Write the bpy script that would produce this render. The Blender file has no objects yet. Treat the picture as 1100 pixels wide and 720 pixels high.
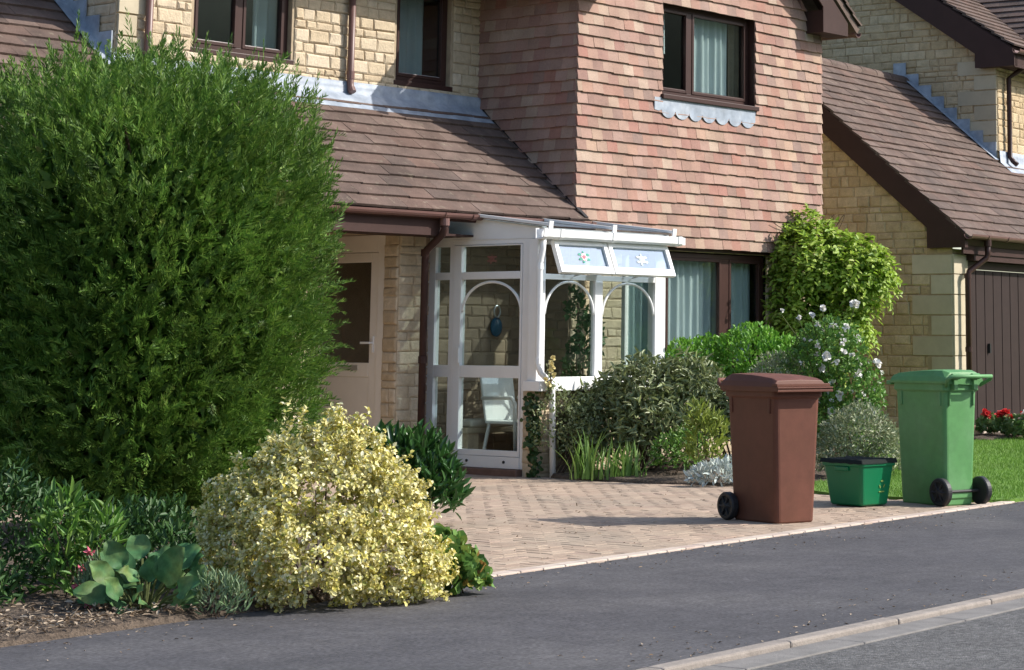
import bpy, math, random
import numpy as np
from mathutils import Vector, Matrix, noise

random.seed(7)
RNG = np.random.default_rng(11)
C = bpy.context.scene.collection
sc = bpy.context.scene
rad = math.radians

# ------------------------------------------------------------------ camera
RR = np.array([[0.6160194110539184, -0.7877244792194631, 0.003198443873018944],
               [0.12368471450533089, 0.09271285226988771, -0.9879809807995885],
               [0.7779602667247976, 0.6090110605419309, 0.1545423939735449]])
FPX, CX, CY, EYE = 2337.54, 782.9, -0.8, 1.24
cam = bpy.data.cameras.new('camera')
camo = bpy.data.objects.new('camera', cam)
C.objects.link(camo)
m = Matrix.Identity(4)
for i in range(3):
    m[i][0] = RR[0][i]; m[i][1] = -RR[1][i]; m[i][2] = -RR[2][i]
m[2][3] = EYE
camo.matrix_world = m
cam.sensor_fit = 'HORIZONTAL'; cam.sensor_width = 36
cam.lens = FPX / 1100 * 36
cam.shift_x = (550 - CX) / 1100
cam.shift_y = (CY - 360) / 1100
cam.clip_start = 0.1; cam.clip_end = 3000
sc.camera = camo


def at(px, D):
    """ground point at forward depth D on the ray through column px, and metres per photo pixel there"""
    r = RR.T @ np.array([(px - CX) / FPX, (374 - CY) / FPX, 1.0]) * D
    return r[0], r[1], D / FPX


SR = np.array([0.616, -0.788]); SR = SR / np.linalg.norm(SR)      # to the right along the street view
SD = np.array([0.788, 0.616]); SD = SD / np.linalg.norm(SD)       # away from the street

# ------------------------------------------------------------------ materials
def newmat(name):
    M = bpy.data.materials.new(name); M.use_nodes = True
    nt = M.node_tree; nt.nodes.clear()
    return M, nt, nt.nodes, nt.links


def ramp_node(N, stops, interp='LINEAR'):
    r = N.new('ShaderNodeValToRGB'); cr = r.color_ramp; cr.interpolation = interp
    while len(cr.elements) < len(stops): cr.elements.new(0.5)
    for e, (p, c) in zip(cr.elements, stops):
        e.position = p; e.color = (*c, 1)
    return r


def even(cols): return [(i / max(1, len(cols) - 1), c) for i, c in enumerate(cols)]


def mat(name, base=None, ramp=None, rough=.7, spec=.3, var=.15, vscale=6, bump=0, bscale=60, dist=.01,
        mid=0, mscale=22, translucent=0, tcol=None, patch=None, patch_scale=2.0, patch_amt=.5, coat=0, metallic=0, fine=0, fscale=300, sheen_noise=False, plo=.45, phi=.68):
    M, nt, N, L = newmat(name)
    out = N.new('ShaderNodeOutputMaterial'); p = N.new('ShaderNodeBsdfPrincipled')
    p.inputs['Roughness'].default_value = rough
    p.inputs['Specular IOR Level'].default_value = spec
    p.inputs['Metallic'].default_value = metallic
    if coat: p.inputs['Coat Weight'].default_value = coat; p.inputs['Coat Roughness'].default_value = .15
    geo = N.new('ShaderNodeNewGeometry'); tc = N.new('ShaderNodeTexCoord')
    if ramp:
        r = ramp_node(N, even(ramp)); L.new(geo.outputs['Random Per Island'], r.inputs[0]); col = r.outputs[0]
    else:
        rgb = N.new('ShaderNodeRGB'); rgb.outputs[0].default_value = (*base, 1); col = rgb.outputs[0]
    if patch:
        nz = N.new('ShaderNodeTexNoise'); nz.inputs['Scale'].default_value = patch_scale; nz.inputs['Detail'].default_value = 5
        L.new(tc.outputs['Object'], nz.inputs['Vector'])
        mr = N.new('ShaderNodeMapRange'); mr.inputs[1].default_value = plo; mr.inputs[2].default_value = phi
        mr.inputs[4].default_value = patch_amt
        L.new(nz.outputs[0], mr.inputs[0])
        mx = N.new('ShaderNodeMix'); mx.data_type = 'RGBA'
        L.new(mr.outputs[0], mx.inputs[0]); L.new(col, mx.inputs[6]); mx.inputs[7].default_value = (*patch, 1)
        col = mx.outputs[2]
    def vary(col, amt, scale):
        nz = N.new('ShaderNodeTexNoise'); nz.inputs['Scale'].default_value = scale; nz.inputs['Detail'].default_value = 6
        nz.inputs['Roughness'].default_value = .65
        L.new(tc.outputs['Object'], nz.inputs['Vector'])
        mr = N.new('ShaderNodeMapRange'); mr.inputs[1].default_value = .3; mr.inputs[2].default_value = .7
        mr.inputs[3].default_value = 1 - amt; mr.inputs[4].default_value = 1 + amt
        L.new(nz.outputs[0], mr.inputs[0])
        hv = N.new('ShaderNodeHueSaturation'); L.new(mr.outputs[0], hv.inputs['Value']); L.new(col, hv.inputs['Color'])
        return hv.outputs[0]
    if var: col = vary(col, var, vscale)
    if mid: col = vary(col, mid, mscale)
    if fine: col = vary(col, fine, fscale)
    L.new(col, p.inputs['Base Color'])
    if bump:
        nb = N.new('ShaderNodeTexNoise'); nb.inputs['Scale'].default_value = bscale; nb.inputs['Detail'].default_value = 6
        L.new(tc.outputs['Object'], nb.inputs['Vector'])
        b = N.new('ShaderNodeBump'); b.inputs['Strength'].default_value = bump; b.inputs['Distance'].default_value = dist
        L.new(nb.outputs[0], b.inputs['Height']); L.new(b.outputs[0], p.inputs['Normal'])
    sh = p.outputs[0]
    if translucent:
        t = N.new('ShaderNodeBsdfTranslucent')
        if tcol: t.inputs[0].default_value = (*tcol, 1)
        else: L.new(col, t.inputs[0])
        ms = N.new('ShaderNodeMixShader'); ms.inputs[0].default_value = translucent
        L.new(sh, ms.inputs[1]); L.new(t.outputs[0], ms.inputs[2]); sh = ms.outputs[0]
    L.new(sh, out.inputs[0])
    return M


def glass_mat(name, tint=(.82, .86, .85), boost=1.0, base=.03, rough=0.0, gcol=(1, 1, 1)):
    M, nt, N, L = newmat(name)
    out = N.new('ShaderNodeOutputMaterial'); tr = N.new('ShaderNodeBsdfTransparent'); gl = N.new('ShaderNodeBsdfGlossy')
    tr.inputs[0].default_value = (*tint, 1); gl.inputs['Roughness'].default_value = rough; gl.inputs[0].default_value = (*gcol, 1)
    fr = N.new('ShaderNodeLayerWeight'); fr.inputs[0].default_value = .5
    pw = N.new('ShaderNodeMath'); pw.operation = 'POWER'; pw.inputs[1].default_value = 4.0; L.new(fr.outputs['Facing'], pw.inputs[0])
    mm = N.new('ShaderNodeMath'); mm.operation = 'MULTIPLY_ADD'; mm.inputs[1].default_value = boost; mm.inputs[2].default_value = base
    mm.use_clamp = True
    L.new(pw.outputs[0], mm.inputs[0])
    ms = N.new('ShaderNodeMixShader'); L.new(mm.outputs[0], ms.inputs[0]); L.new(tr.outputs[0], ms.inputs[1]); L.new(gl.outputs[0], ms.inputs[2])
    L.new(ms.outputs[0], out.inputs[0])
    return M


M = {}
M['hung_tile'] = mat('hung_clay_tile', ramp=[(.315, .155, .118), (.38, .255, .20), (.325, .175, .135), (.41, .305, .235), (.335, .20, .155), (.265, .165, .135), (.42, .295, .215), (.34, .165, .13), (.24, .165, .14), (.40, .255, .205), (.30, .17, .14), (.44, .335, .26)],
                     rough=.85, var=.16, vscale=7, bump=.25, bscale=90, fine=.14, fscale=60, patch=(.20, .13, .10), patch_scale=3.5, patch_amt=.5, plo=.42, phi=.72)
M['roof_tile'] = mat('brown_roof_tile', ramp=[(.088, .062, .051), (.125, .084, .068), (.098, .071, .060), (.145, .102, .084), (.108, .075, .062), (.13, .082, .065)],
                     rough=.9, var=.3, vscale=3, bump=.35, bscale=60, fine=.2, fscale=70, patch=(.24, .205, .15), patch_scale=14, patch_amt=.55, plo=.6, phi=.75)
M['stone'] = mat('cotswold_stone', ramp=[(.49, .39, .265), (.54, .44, .31), (.46, .36, .24), (.58, .485, .36), (.51, .41, .28), (.50, .40, .28)],
                 rough=.95, var=.16, vscale=14, bump=.55, bscale=45, dist=.015, fine=.1, fscale=150)
M['stone_warm'] = mat('warm_cotswold_stone', ramp=[(.45, .335, .195), (.50, .385, .24), (.42, .31, .18), (.54, .43, .28), (.47, .355, .215), (.46, .35, .215)], rough=.95, var=.18, vscale=9, bump=.5, bscale=45, dist=.015, fine=.14, fscale=60)
M['mortar_warm'] = mat('warm_mortar', base=(.36, .27, .165), rough=.95, var=.15, vscale=10, bump=.2)
M['quoin'] = mat('smooth_pale_stone', ramp=[(.47, .40, .28), (.52, .45, .33), (.44, .37, .26)], rough=.9, var=.08, vscale=5, bump=.15, bscale=80)
M['mortar'] = mat('mortar', base=(.40, .315, .215), rough=.95, var=.15, vscale=10, bump=.2)
M['brown'] = mat('dark_brown_plastic', base=(.045, .020, .016), rough=.42, spec=.28, var=.12, vscale=4)
M['doorbrown'] = mat('dark_brown_boards', base=(.030, .0175, .0155), rough=.6, spec=.2, var=.12, vscale=5)
M['barge'] = mat('dark_brown_paint', base=(.050, .026, .022), rough=.6, spec=.18, var=.12, vscale=5)
M['gutter'] = mat('faded_brown_plastic', base=(.145, .075, .064), rough=.45, spec=.5, var=.12, vscale=3)
M['white'] = mat('white_plastic', base=(.80, .80, .79), rough=.35, spec=.5, var=.03, vscale=4)
M['doorwhite'] = mat('off_white_door', base=(.80, .75, .68), rough=.5, spec=.4, var=.05, vscale=3)
M['lead'] = mat('lead_sheet', base=(.27, .31, .37), rough=.6, spec=.5, var=.25, vscale=7, bump=.25, bscale=12, patch=(.42, .45, .49), patch_scale=5, patch_amt=.7)
M['glass'] = glass_mat('window_glass')
M['glass_dark'] = glass_mat('reflective_window_glass', tint=(.78, .83, .82), boost=1.2, base=.09)
M['fan_glass'] = glass_mat('fanlight_glass', tint=(.60, .68, .76), boost=1.0, base=.27, gcol=(.72, .85, 1.0))  # blue sky reflection put into the gloss tint and strength
M['door_glass'] = glass_mat('side_door_glass', tint=(.6, .6, .56), boost=1.0, base=.17)
M['roof_glass'] = glass_mat('tinted_roof_glazing', tint=(.52, .56, .57), boost=1.0, base=.05)
M['curtain'] = mat('net_curtain', base=(.74, .81, .83), rough=.9, var=.06, vscale=3, translucent=.25)
M['inner'] = mat('inner_stone', ramp=[(.31, .23, .16), (.35, .265, .185), (.28, .205, .145)], rough=.9, var=.15, vscale=8, bump=.3)  # darker copy of the stone, the porch's shade put into its colour
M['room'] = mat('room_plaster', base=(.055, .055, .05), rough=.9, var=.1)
M['asphalt'] = mat('footpath_asphalt', base=(.063, .060, .064), rough=.85, spec=.35, var=.12, vscale=1.3, bump=.5, bscale=220, dist=.004, fine=.5, fscale=48, mid=.22, mscale=9, patch=(.092, .087, .088), patch_scale=1.1, patch_amt=.8)
M['road'] = mat('road_asphalt', base=(.095, .092, .090), rough=.9, spec=.35, var=.12, vscale=2, bump=.9, bscale=130, dist=.01, fine=.5, fscale=34, mid=.2, mscale=6, patch=(.17, .165, .16), patch_scale=30, patch_amt=.5)
M['kerb'] = mat('kerb_concrete', ramp=[(.23, .20, .175), (.27, .235, .205), (.245, .21, .18)], rough=.9, var=.2, vscale=12, bump=.4, bscale=120, fine=.15, fscale=200)
M['channel'] = mat('channel_concrete', ramp=[(.17, .16, .15), (.20, .187, .175)], rough=.9, var=.2, vscale=8, bump=.4, bscale=120, fine=.15)
M['paver'] = mat('block_paving', ramp=[(.345, .258, .192), (.375, .287, .217), (.325, .238, .178), (.36, .272, .205), (.395, .305, .228), (.335, .243, .19)],
                 rough=.9, var=.13, vscale=2, bump=.35, bscale=150, dist=.005, fine=.14, fscale=90, patch=(.27, .225, .175), patch_scale=1.1, patch_amt=.6)
M['sand'] = mat('joint_sand', base=(.27, .215, .17), rough=.95, var=.2, vscale=30)
M['edging'] = mat('edging_block', ramp=[(.46, .38, .32), (.52, .44, .37), (.42, .33, .28)], rough=.9, var=.12, vscale=8, bump=.3, bscale=150)
M['soil'] = mat('dry_soil', base=(.10, .075, .055), rough=1, var=.4, vscale=20, bump=1, bscale=40, dist=.03, fine=.3, fscale=120)
M['mulch'] = mat('dry_debris', ramp=[(.30, .23, .16), (.16, .11, .07), (.42, .34, .25), (.22, .16, .11)], rough=1, var=.2)
M['ground'] = mat('far_ground', base=(.07, .10, .035), rough=1, var=.3, vscale=.05)
M['hill'] = mat('hill_woodland', base=(.055, .075, .04), rough=1, var=.4, vscale=.02)
M['lawnbase'] = mat('lawn_soil', base=(.10, .19, .03), rough=1, var=.25, vscale=1.5, bump=.6, bscale=50, dist=.02, fine=.3, fscale=60)
M['grass'] = mat('grass_blade', ramp=[(.11, .23, .03), (.15, .29, .04), (.19, .32, .055), (.12, .24, .035)], rough=.6, var=.12, vscale=1.5, translucent=.3)
M['rubber'] = mat('black_rubber', base=(.018, .018, .02), rough=.55, spec=.4, var=.1)
M['bin_brown'] = mat('brown_bin_plastic', base=(.126, .049, .031), rough=.55, spec=.25, var=.12, vscale=3, bump=.06, bscale=200, mid=.08, mscale=14, fine=.07, patch=(.15, .055, .037), patch_scale=5, patch_amt=.45)
M['bin_green'] = mat('green_bin_plastic', base=(.098, .262, .088), rough=.5, spec=.3, var=.12, vscale=3, bump=.06, bscale=200, mid=.08, mscale=14, fine=.07, patch=(.14, .29, .13), patch_scale=4, patch_amt=.5)
M['box_green'] = mat('recycling_box_plastic', base=(.0, .15, .055), rough=.42, spec=.45, var=.06, vscale=4)
M['box_lid'] = mat('black_lid_plastic', base=(.016, .020, .018), rough=.85, spec=.12, var=.1, vscale=8)
M['mark'] = mat('pale_yellow_print', base=(.20, .30, .07), rough=.6, var=.25, vscale=40)
M['bark'] = mat('bark', base=(.09, .06, .04), rough=1, var=.3, vscale=20, bump=.6)
M['twig'] = mat('green_twig', base=(.10, .12, .04), rough=.9, var=.2)
M['screw'] = mat('dark_metal', base=(.03, .03, .03), rough=.4, var=0)
M['steel_bead'] = mat('pale_glazing_bead', base=(.40, .36, .35), rough=.5, var=0)
M['steel'] = mat('pale_metal', base=(.6, .6, .6), rough=.3, metallic=.8, var=0)


def leafmat(name, cols, tr=.28, rough=.5, spec=.35, var=.18, vscale=2.5):
    return mat(name, ramp=cols, rough=rough, spec=spec, var=var, vscale=vscale, translucent=tr)


M['f_conifer'] = mat('conifer_foliage', ramp=[(.05, .125, .018), (.10, .195, .027), (.066, .15, .02), (.18, .28, .048), (.09, .175, .025)], rough=.55, spec=.35, var=.35, vscale=2.2, mid=.35, mscale=8, translucent=.28, patch=(.15, .12, .045), patch_scale=4.5, patch_amt=.7, plo=.64, phi=.74)
M['f_yellow'] = leafmat('variegated_yellow_foliage', [(.78, .70, .24), (.84, .79, .45), (.68, .58, .14), (.40, .38, .06), (.86, .83, .60), (.76, .67, .24), (.22, .26, .04)], tr=.22, rough=.5)
M['f_laurel'] = leafmat('dark_glossy_foliage', [(.035, .105, .025), (.05, .14, .03), (.03, .085, .02), (.07, .16, .04)], tr=.18, rough=.32, spec=.5)
M['f_geranium'] = leafmat('rounded_green_foliage', [(.11, .23, .05), (.16, .28, .07), (.09, .19, .05), (.14, .26, .06), (.20, .30, .07), (.24, .29, .06), (.34, .15, .05)], tr=.25)
M['f_bergenia'] = mat('leathery_leaf', base=(.058, .145, .055), rough=.55, spec=.18, var=.3, vscale=9, mid=.3, mscale=30, patch=(.17, .21, .06), patch_scale=7, patch_amt=.8, translucent=.12)
M['f_grey'] = leafmat('grey_green_foliage', [(.16, .24, .12), (.22, .30, .17), (.12, .20, .08), (.27, .33, .20)], tr=.2)
M['f_leafy'] = leafmat('fresh_green_foliage', [(.08, .20, .03), (.12, .26, .04), (.17, .28, .05), (.06, .15, .03)], tr=.3)
M['f_dark'] = leafmat('dark_green_foliage', [(.03, .08, .018), (.04, .10, .025), (.06, .125, .03)], tr=.2)
M['f_olive'] = leafmat('olive_foliage', [(.17, .21, .075), (.24, .28, .12), (.13, .17, .055), (.31, .34, .18), (.19, .235, .085)], tr=.2, rough=.45, spec=.5)
M['f_choisya'] = leafmat('bright_green_foliage', [(.10, .27, .025), (.15, .34, .04), (.19, .38, .05), (.08, .21, .025)], tr=.3, rough=.4)
M['f_iris'] = leafmat('strap_leaf', [(.12, .24, .045), (.17, .30, .06), (.21, .33, .08), (.10, .19, .04)], tr=.25, rough=.45)
M['f_lime'] = leafmat('lime_foliage', [(.26, .33, .05), (.33, .40, .08), (.19, .26, .045), (.38, .42, .12)], tr=.3)
M['f_silver'] = leafmat('silver_foliage', [(.56, .62, .58), (.66, .71, .67), (.46, .53, .48)], tr=.12, rough=.8)
M['f_varieg'] = leafmat('cream_edged_foliage', [(.25, .30, .15), (.36, .39, .24), (.17, .23, .10), (.45, .46, .32), (.22, .28, .12)], tr=.2)
M['f_rose'] = leafmat('rose_foliage', [(.09, .21, .04), (.13, .27, .05), (.19, .32, .07), (.07, .16, .035)], tr=.3)
M['f_wisteria'] = leafmat('climber_foliage', [(.22, .36, .03), (.31, .45, .05), (.38, .50, .08), (.16, .28, .03), (.45, .52, .13)], tr=.35, rough=.5)
M['f_ivy'] = leafmat('ivy_foliage', [(.03, .07, .02), (.045, .095, .025), (.025, .055, .018)], tr=.1, rough=.4)
M['f_indoor'] = leafmat('indoor_foliage', [(.07, .16, .05), (.11, .20, .07), (.06, .12, .04)], tr=.2)
M['f_gerleaf'] = leafmat('bedding_foliage', [(.11, .20, .06), (.17, .26, .09), (.25, .30, .14)], tr=.2)
M['p_white'] = leafmat('white_petal', [(.86, .84, .79), (.88, .87, .84), (.84, .79, .72)], tr=.12, var=.03)
M['p_red'] = leafmat('red_petal', [(.62, .03, .03), (.70, .05, .05), (.55, .02, .03)], tr=.2, var=.05)
M['p_pink'] = leafmat('pink_petal', [(.62, .10, .16), (.70, .18, .24)], tr=.2, var=.05)
M['p_orange'] = leafmat('orange_petal', [(.75, .22, .04)], tr=.2, var=.05)
M['p_cream'] = leafmat('cream_petal', [(.75, .66, .30), (.80, .72, .40), (.66, .52, .20)], tr=.2)
M['blue'] = mat('blue_glaze', base=(.01, .10, .19), rough=.2, spec=.6, var=.15, vscale=20)
M['sglass_red'] = mat('red_stained_glass', base=(.55, .12, .16), rough=.2, var=.2, vscale=40)
M['sglass_pink'] = mat('pink_stained_glass', base=(.75, .55, .56), rough=.2, var=.1)
M['sglass_dim'] = mat('dusky_glass_motif', base=(.20, .09, .07), rough=.4, var=.3, vscale=40)
M['sglass_white'] = mat('frosted_glass_motif', base=(.45, .52, .52), rough=.4, var=.2)
M['sglass_green'] = mat('green_stained_glass', base=(.04, .28, .20), rough=.2, var=.2)
M['cushion'] = mat('pale_cushion', base=(.62, .60, .54), rough=.9, var=.1)
M['step'] = mat('step_brick', base=(.17, .10, .075), rough=.9, var=.25, vscale=12, bump=.3)

# ------------------------------------------------------------------ mesh helpers
OFF = {}


class T:
    """a plane: origin, u axis, v axis, outward n"""
    def __init__(s, O, U, V, N=None):
        s.O = np.array(O, float); s.U = np.array(U, float); s.V = np.array(V, float)
        s.U /= np.linalg.norm(s.U); s.V /= np.linalg.norm(s.V)
        s.N = np.cross(s.U, s.V) if N is None else np.array(N, float)
    def __call__(s, u, v, n=0): return s.O + s.U * u + s.V * v + s.N * n


WORLD = T((0, 0, 0), (1, 0, 0), (0, 1, 0))


class MB:
    def __init__(s): s.v = []; s.f = []
    def add(s, vs, fs):
        b = len(s.v); s.v.extend([tuple(map(float, p)) for p in vs]); s.f.extend([tuple(b + i for i in f) for f in fs]); return s
    def tbox(s, t, u0, u1, v0, v1, n0, n1):
        p = [t(u, v, n) for n in (n0, n1) for v in (v0, v1) for u in (u0, u1)]
        return s.add(p, [(0, 2, 3, 1), (4, 5, 7, 6), (0, 1, 5, 4), (2, 6, 7, 3), (0, 4, 6, 2), (1, 3, 7, 5)])
    def box(s, x0, x1, y0, y1, z0, z1): return s.tbox(WORLD, x0, x1, y0, y1, z0, z1)
    def poly(s, t, pts, n0, n1):
        """prism of a polygon given in (u,v), from n0 to n1"""
        k = len(pts)
        vs = [t(u, v, n0) for u, v in pts] + [t(u, v, n1) for u, v in pts]
        fs = [tuple(range(k - 1, -1, -1)), tuple(range(k, 2 * k))] + [(i, (i + 1) % k, k + (i + 1) % k, k + i) for i in range(k)]
        return s.add(vs, fs)
    def tube(s, pts, r, seg=10, cap=True):
        pts = [np.array(p, float) for p in pts]; rs = r if hasattr(r, '__len__') else [r] * len(pts)
        rings = []; prev = None
        for i, p in enumerate(pts):
            d = pts[min(i + 1, len(pts) - 1)] - pts[max(i - 1, 0)]; d /= (np.linalg.norm(d) + 1e-9)
            a = np.array([0, 0, 1.]) if abs(d[2]) < .9 else np.array([1., 0, 0])
            if prev is not None: a = prev
            x = np.cross(a, d); x /= np.linalg.norm(x); y = np.cross(d, x); prev = y
            rings.append([p + (x * math.cos(q) + y * math.sin(q)) * rs[i] for q in np.linspace(0, 2 * math.pi, seg, endpoint=False)])
        vs = [q for rg in rings for q in rg]; fs = []
        for i in range(len(pts) - 1):
            for j in range(seg):
                fs.append((i * seg + j, i * seg + (j + 1) % seg, (i + 1) * seg + (j + 1) % seg, (i + 1) * seg + j))
        if cap: fs += [tuple(range(seg - 1, -1, -1)), tuple((len(pts) - 1) * seg + j for j in range(seg))]
        return s.add(vs, fs)
    def loft(s, rings, cap=True):
        k = len(rings[0]); vs = [q for rg in rings for q in rg]; fs = []
        for i in range(len(rings) - 1):
            for j in range(k): fs.append((i * k + j, i * k + (j + 1) % k, (i + 1) * k + (j + 1) % k, (i + 1) * k + j))
        if cap: fs += [tuple(range(k - 1, -1, -1)), tuple((len(rings) - 1) * k + j for j in range(k))]
        return s.add(vs, fs)
    def grid(s, fn, nu, nv):
        vs = [fn(i / nu, j / nv) for j in range(nv + 1) for i in range(nu + 1)]
        fs = [(j * (nu + 1) + i, j * (nu + 1) + i + 1, (j + 1) * (nu + 1) + i + 1, (j + 1) * (nu + 1) + i) for j in range(nv) for i in range(nu)]
        return s.add(vs, fs)
    def build(s, name, material, parent=None, smooth=False, bevel=0, seg=2):
        off = np.zeros(3)
        q = parent
        while q is not None:
            if q.name in OFF: off = OFF[q.name]
            q = q.parent
        me = bpy.data.meshes.new(name)
        me.from_pydata([tuple(np.array(p) - off) for p in s.v], [], s.f); me.update()
        me.materials.append(material if not isinstance(material, str) else M[material])
        if smooth: me.shade_smooth()
        o = bpy.data.objects.new(name, me); C.objects.link(o)
        if parent is not None: o.parent = parent
        if bevel:
            b = o.modifiers.new('bevel', 'BEVEL'); b.width = bevel; b.segments = seg; b.limit_method = 'ANGLE'; b.angle_limit = rad(40)
            b.harden_normals = False
        return o


def tag(o, label=None, cat=None, group=None, kind=None):
    if label: o['label'] = label
    if cat: o['category'] = cat
    if group: o['group'] = group
    if kind: o['kind'] = kind
    return o


def thing(name, label, cat, loc, rz=0, group=None, world=True):
    o = bpy.data.objects.new(name, None); C.objects.link(o); o.empty_display_size = .2
    o.location = loc; o.rotation_euler = (0, 0, rz)
    if world: OFF[o.name] = np.array(loc, float)
    return tag(o, label, cat, group)


def struct(name, mb, material, **k): return tag(mb.build(name, material, **k), kind='structure')


def raw_obj(name, V, F, material, parent=None, k=4, smooth=False):
    """fast mesh from numpy arrays: V (n,3), F (m,k)"""
    off = np.zeros(3); q = parent
    while q is not None:
        if q.name in OFF: off = OFF[q.name]
        q = q.parent
    V = V - off
    me = bpy.data.meshes.new(name); F = np.ascontiguousarray(F, dtype=np.int32)
    me.vertices.add(len(V)); me.vertices.foreach_set('co', V.astype(np.float32).ravel())
    me.loops.add(F.size); me.loops.foreach_set('vertex_index', F.ravel())
    me.polygons.add(len(F)); me.polygons.foreach_set('loop_start', np.arange(len(F), dtype=np.int32) * k)
    me.polygons.foreach_set('loop_total', np.full(len(F), k, dtype=np.int32))
    me.update(calc_edges=True); me.validate()
    me.materials.append(M[material] if isinstance(material, str) else material)
    if smooth: me.shade_smooth()
    o = bpy.data.objects.new(name, me); C.objects.link(o)
    if parent is not None: o.parent = parent
    return o


def unit(a): return a / (np.linalg.norm(a, axis=-1, keepdims=True) + 1e-9)


def leaves(name, P, Td, Nd, Ln, Wd, material, parent, fold=.2, droop=.12, blade=False, a=.32, b=.7, wb=.82):
    n = len(P); Td = unit(Td); Nd = unit(Nd - Td * (Nd * Td).sum(1, keepdims=True)); S = np.cross(Td, Nd)
    Ln = np.broadcast_to(np.asarray(Ln, float), (n,))[:, None]; Wd = np.broadcast_to(np.asarray(Wd, float), (n,))[:, None]
    tip = P + Td * Ln - Nd * droop * Ln
    if blade:
        mid = P + Td * Ln * .4
        V = np.stack([P, mid + S * Wd * .5, tip, mid - S * Wd * .5], 1).reshape(-1, 3)
        F = np.arange(n * 4).reshape(n, 4)
        return raw_obj(name, V, F, material, parent)
    up = Nd * fold * Wd
    l1 = P + Td * Ln * a + S * Wd * .5 + up; l2 = P + Td * Ln * b + S * Wd * .5 * wb + up - Nd * droop * .4 * Ln
    r1 = P + Td * Ln * a - S * Wd * .5 + up; r2 = P + Td * Ln * b - S * Wd * .5 * wb + up - Nd * droop * .4 * Ln
    V = np.stack([P, r1, r2, tip, l2, l1], 1).reshape(-1, 3)
    i = np.arange(n)[:, None] * 6
    F = np.concatenate([i + np.array([[0, 1, 2, 3]]), i + np.array([[0, 3, 4, 5]])], 0)
    return raw_obj(name, V, F, material, parent)


def rdir(n):
    d = RNG.normal(size=(n, 3)); return unit(d)


def lumps(P, scale, seed):
    return np.array([noise.noise(Vector((p[0] * scale + seed, p[1] * scale, p[2] * scale))) for p in P])


def lobe_points(lobes, n, shell=.4, seed=0, lump=.18, lscale=3.0, low=-.6):
    """points in the outer shell of a set of ellipsoids (x,y,z,rx,ry,rz), and the outward directions"""
    w = np.array([l[3] * l[5] + l[4] * l[5] + l[3] * l[4] for l in lobes]); w /= w.sum()
    Ps, Ds = [], []
    for l, k in zip(lobes, (w * n * 1.5).astype(int)):
        d = rdir(k); d = d[d[:, 2] > low]
        r = 1 - shell * RNG.random(len(d)) ** 1.6
        r = r * (1 + lump * lumps(d, lscale, seed + l[0] * 3))
        c = np.array(l[:3]); R = np.array(l[3:6])
        P = c + d * R * r[:, None]
        keep = np.ones(len(P), bool)
        for q in lobes:
            if q is l: continue
            e = (P - np.array(q[:3])) / np.array(q[3:6]); keep &= (e ** 2).sum(1) > (1 - shell * .8) ** 2
        Ps.append(P[keep]); Ds.append(unit(d[keep] / R))
    return np.concatenate(Ps), np.concatenate(Ds)


def view_lobes(c, ls):
    """lobes given as (right, away, z, r_right, r_away, rz) about ground point c"""
    out = []
    for s, d, z, rr, rd, rz in ls:
        p = np.array(c[:2]) + SR * s + SD * d
        out.append((p[0], p[1], z, rr, (rd + rr) / 2, rz) if False else (p[0], p[1], z, (rr + rd) / 2, (rr + rd) / 2, rz))
    return out


def bush(name, label, cat, c, ls, n, Ln, Wd, material, seed=0, out=.7, up=.35, rnd=.6, shell=.4, lump=.18, lscale=3., fold=.25, droop=.15,
         group=None, stems=6, zfloor=.02, low=-.6, stem_r=.012, base_z=0., nup=.6, wb=.82, a=.32, b=.7, cluster=0, cr=.02):
    root = thing(name, label, cat, (c[0], c[1], base_z), group=group)
    lobes = view_lobes(c, ls)
    P, D = lobe_points(lobes, n, shell, seed, lump, lscale, low)
    if cluster: q = RNG.permutation(len(P)); P, D = P[q], D[q]
    k = P[:, 2] > zfloor + base_z; P, D = P[k], D[k]; n = len(P)
    if cluster:
        P = np.repeat(P[:n // cluster], cluster, 0); D = np.repeat(D[:n // cluster], cluster, 0); n = len(P)
        ax = unit(D * out + np.array([0, 0, up]) + np.repeat(RNG.normal(size=(n // cluster, 3)) * rnd * .6, cluster, 0))
        P = P + ax * (RNG.random((n, 1)) * cr * 2.2) + RNG.normal(size=(n, 3)) * cr * .3
        Td = ax * .5 + rdir(n)
    else: Td = D * out + np.array([0, 0, up]) + RNG.normal(size=(n, 3)) * rnd
    Nd = D * .8 + np.array([0, 0, nup]) + RNG.normal(size=(n, 3)) * .45
    sz = RNG.uniform(.7, 1.25, n)
    leaves('foliage', P, Td, Nd, Ln * sz, Wd * sz, material, root, fold, droop, wb=wb, a=a, b=b)
    mb = MB()
    for i in range(stems):
        l = lobes[i % len(lobes)]
        q = np.array([l[0] + random.uniform(-.4, .4) * l[3], l[1] + random.uniform(-.4, .4) * l[4], l[2] + random.uniform(0, .5) * l[5]])
        b0 = np.array([c[0] + random.uniform(-.06, .06), c[1] + random.uniform(-.06, .06), base_z - .02])
        mid = b0 * .45 + q * .55; mid[2] = b0[2] + (q[2] - b0[2]) * .5
        mb.tube([b0, mid, q], [stem_r, stem_r * .7, stem_r * .35], 6)
    mb.build('stem', 'bark', root)
    return root, P, D, lobes


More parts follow.
